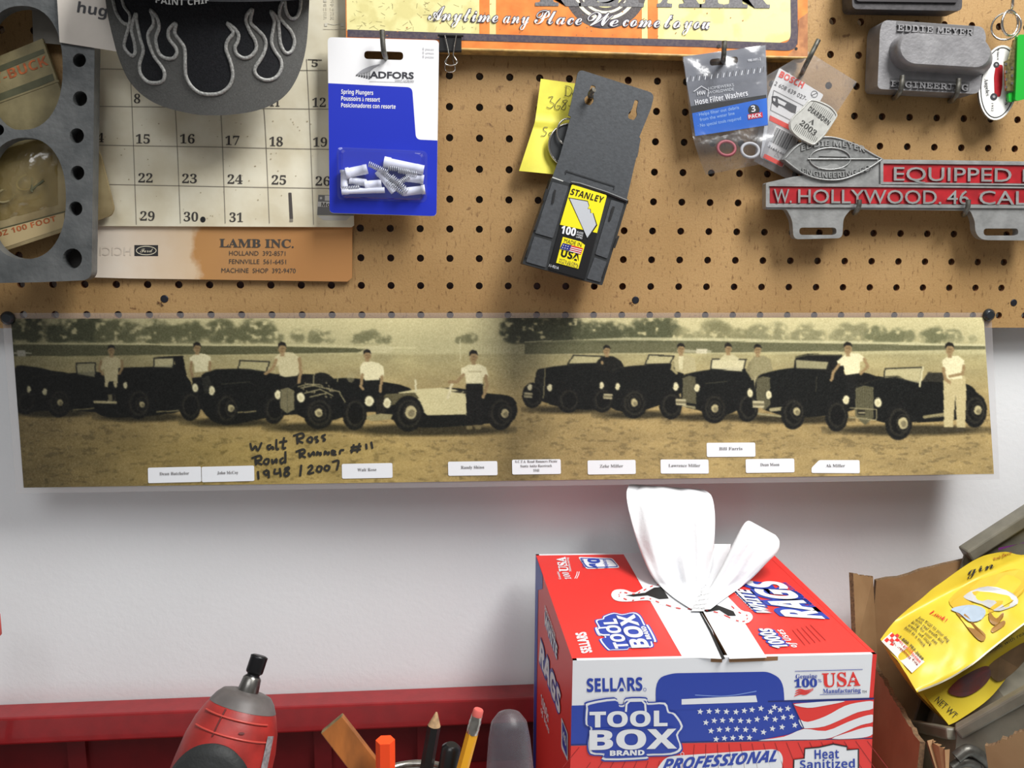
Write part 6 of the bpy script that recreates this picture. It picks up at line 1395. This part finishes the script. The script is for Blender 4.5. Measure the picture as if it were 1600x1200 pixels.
# front of the tool: the direction from its axis towards the room
x_ = V((1, 0, 0)); x_ = (x_ - an * x_.dot(an)).normalized(); y_ = an.cross(x_)
if y_.y > 0: y_ = -y_
def surf(t, a, r): return Tp + an * t + (x_ * math.sin(a) + y_ * math.cos(a)) * r
b = MB()
def rubf(u, v):
    a = -.98 + 1.96 * u; t0 = .050 + .030 * abs(2 * u - 1) ** 2.2; t = t0 + (.170 - t0) * v; r = .0300 + .0034 * math.sin(math.pi * min(1, .25 + v)) * (1 - .5 * abs(2 * u - 1) ** 4); return surf(t, a, r)
b.grid(rubf, 30, 16, rub); rb_ = b.build('rubber_grip', hous); so = rb_.modifiers.new('t', 'SOLIDIFY'); so.thickness = .0035; so.offset = 0
b = MB(); lg = M('silver_label', (176, 176, 178), .35, .3, .25, 400)
b.grid(lambda u, v: surf(.042 + .05 * v, .98 + .22 * u, .0272 + .0050 * min(1, v * 1.4)), 6, 16, lg); 
b.build('side_label', hous)
b = MB()
for t, r in ((.0365, .0237), (.046, .0268)):
    b.tube([surf(t, a, r) for a in [(-.9 + 1.9 * k / 24) for k in range(25)]], .0007, M('red_ridge', (188, 70, 60), .35), 6)
b.tube([surf(t, -.28, r) for t, r in ((.0325, .0218), (.037, .0240), (.042, .0258), (.048, .0274))], .0005, M('mould_seam', (90, 24, 22), .5), 6)
b.flat(Flat(pts=[surf(.041, .30, .0256), surf(.041, .40, .0256), surf(.046, .30, .0272)]), ell(*px(surf(.0425, .32, .0260)), 5, 2, 10), M('mould_seam', (90, 24, 22)), .0004)
b.build('moulded_ridge', hous)
b = MB(); hb_ = Tp + an * .168; b.lathe(hb_, V((hb_.x - .012, hb_.y - .004, FZ + .010)), [(0, .026), (.3, .023), (.8, .026), (1, .030)], rub, 30); b.build('handle', imp)

# ------------------------------------------------------------------ wire cup with pens and pencils
cupc = at(648, 1236, Y=-.275); cup = thing('wire_cup', 'round cup of coiled silver wire holding pencils and markers', 'pencil cup', (cupc.x, cupc.y, FZ))
rimz = at(645, 1188, Y=-.25).z; cxy = V((cupc.x, -.287, 0)); cr_ = .0330
b = MB(); wm = M('silver_wire', (176, 172, 164), .28, .95, .2, 300)
b.tube([V((cxy.x + cr_ * math.cos(a), cxy.y + cr_ * math.sin(a), rimz)) for a in [2 * math.pi * k / 60 for k in range(60)]], .0024, wm, 10, True); b.build('rim', cup)
b = MB()
for k in range(26):
    a = 2 * math.pi * k / 26; b.tube([V((cxy.x + cr_ * math.cos(a), cxy.y + cr_ * math.sin(a), rimz)), V((cxy.x + cr_ * .85 * math.cos(a), cxy.y + cr_ * .85 * math.sin(a), FZ + .002))], .0008, wm, 6)
for z in (.33, .66): b.tube([V((cxy.x + cr_ * (.85 + .15 * z) * math.cos(a), cxy.y + cr_ * (.85 + .15 * z) * math.sin(a), FZ + (rimz - FZ) * z)) for a in [2 * math.pi * k / 40 for k in range(40)]], .0009, wm, 6, True)
b.lathe(V((cxy.x, cxy.y, FZ)), V((cxy.x, cxy.y, FZ + .002)), [(0, cr_ * .86), (1, cr_ * .86)], wm, 30)
b.build('basket', cup)
def incup(A0, c):
    """a stick from its upper end through a spot of the rim circle, down till it meets the inside of the basket"""
    Q = V((cxy.x + c[0], cxy.y + c[1], rimz)); d = (Q - A0); t = 1.0; R_in = cr_ * .85 - .009
    while t < 12:
        p = A0 + d * (t + .05)
        if p.z < FZ + .012 or (t > 1.3 and math.hypot(p.x - cxy.x, p.y - cxy.y) > R_in): break
        t += .05
    return A0 + d * t
def stick(name, lab, cat, top, botxy, parts, grp=None, nn=6, flatk=None):
    """a pen or pencil standing in the cup: parts = (name, from, to (m from tip), profile, material, sides)"""
    A0 = top; B0 = incup(A0, botxy); d = (B0 - A0).normalized(); L = (B0 - A0).length
    t = thing(name, lab, cat, B0, grp)
    for nm, t0, t1, pr, m, n_ in parts:
        b = MB(); b.lathe(A0 + d * t0, A0 + d * min(t1, L), pr, m, n_, flatk)
        if n_ <= 8: b.sm = [False] * len(b.sm)
        b.build(nm, t)
    return t
ylp = M('yellow_pencil_paint', (240, 172, 40), .35); ferr = M('ferrule', (196, 192, 184), .25, .95, .2, 200); ers = M('pink_eraser', (206, 96, 88), .7)
stick('pencil', 'yellow pencil with pink eraser leaning right in the cup', 'pencil', at(748, 1108, Y=-.288), (.0235, -.005), [('eraser', 0, .0045, [(0, .0026), (.15, .0031), (1, .0032)], ers, 14), ('ferrule', .0040, .0150, [(0, .0034), (.3, .0034), (.35, .0037), (.6, .0034), (.65, .0037), (1, .0035)], ferr, 16), ('barrel', .0146, 1, [(0, .0036), (1, .0036)], ylp, 6)])
bkp = M('black_lacquer', (26, 26, 26), .3); wood = M('bare_wood', (196, 160, 118), .7, 0, .2, 300)
stick('pencil', 'black pencil with sharpened bare wood tip beside the yellow pencil', 'pencil', at(682, 1113, Y=-.268), (.0060, .016), [('tip', 0, .0085, [(0, .0006), (.22, .0014), (.24, .0014), (1, .0040)], wood, 12), ('barrel', .0084, 1, [(0, .0041), (1, .0041)], bkp, 6)])
stick('marker', 'black marker with ribbed cap between the two pencils', 'marker', at(706, 1163, Y=-.276), (.0190, .0105), [('cap', 0, .035, [(0, .0035), (.06, .0058), (1, .0068)], bkp, 18), ('barrel', .035, 1, [(0, .0062), (1, .0062)], M('marker_grey', (52, 54, 52), .5), 18)])
oro = M('fluorescent_orange', (255, 78, 28), .4)
stick('carpenter_pencil', 'bright orange flat carpenter pencil at the front of the cup', 'pencil', at(602, 1156, Y=-.290), (-.0165, -.004), [('barrel', 0, 1, [(0, .0056), (1, .0056)], oro, 6)])
wst = M('orange_stained_wood', (176, 104, 44), .55, 0, .25, 80, .2, 200, stretch=(1, 1, .2)); wend = M('worn_wood_end', (132, 112, 74), .8, 0, .3, 200)
A0 = at(519, 1130, Y=-.270); B0 = incup(A0, (-.0175, .006)); b = MB()
d = (B0 - A0).normalized(); u = V((1, 0, 0)); u = (u - d * u.dot(d)).normalized(); v_ = d.cross(u)
c = [u * .0078 - v_ * .0035, -u * .0078 - v_ * .0035, -u * .0078 + v_ * .0035, u * .0078 + v_ * .0035]
b.hexa([A0 + k for k in c] + [B0 + k for k in c], wst); b.hexa([A0 - d * .0004 + k * .98 for k in c] + [A0 + d * .0006 + k * 1.01 for k in c], wend)
tag(b.build('wooden_stick', bevel=.0009), 'worn orange stained wooden stick leaning left out of the cup', 'stick')
# clear plastic sleeve standing beside the box
b = MB(); c0 = at(795, 1112, Y=-.235); slv = film('dusty_clear_plastic', (225, 222, 228), .02, .45, .10, (180, 176, 186), .5, 40)
b.lathe(c0, V((c0.x + .004, c0.y - .01, FZ + .003)), [(0, .003), (.012, .008), (.04, .0118), (.1, .0138), (.4, .0190), (1, .026)], slv, 30)
tag(b.build('plastic_tube'), 'cloudy clear plastic tube standing between the cup and the red box', 'plastic tube')
b = MB(); c1 = at(-11.5, 975, Y=-.03); b.lathe(c1 + V((0, 0, .01)), c1 + V((0, 0, -.012)), [(0, .004), (.1, .0062), (.9, .0062), (1, .004)], M('red_handle', (200, 60, 44), .4), 16)
b.lathe(c1 + V((0, 0, -.012)), V((c1.x - .03, c1.y, FZ + .001)), [(0, .003), (1, .003)], stl, 12)
tag(b.build('screwdriver'), 'red handle edge just showing at the left side', 'screwdriver')
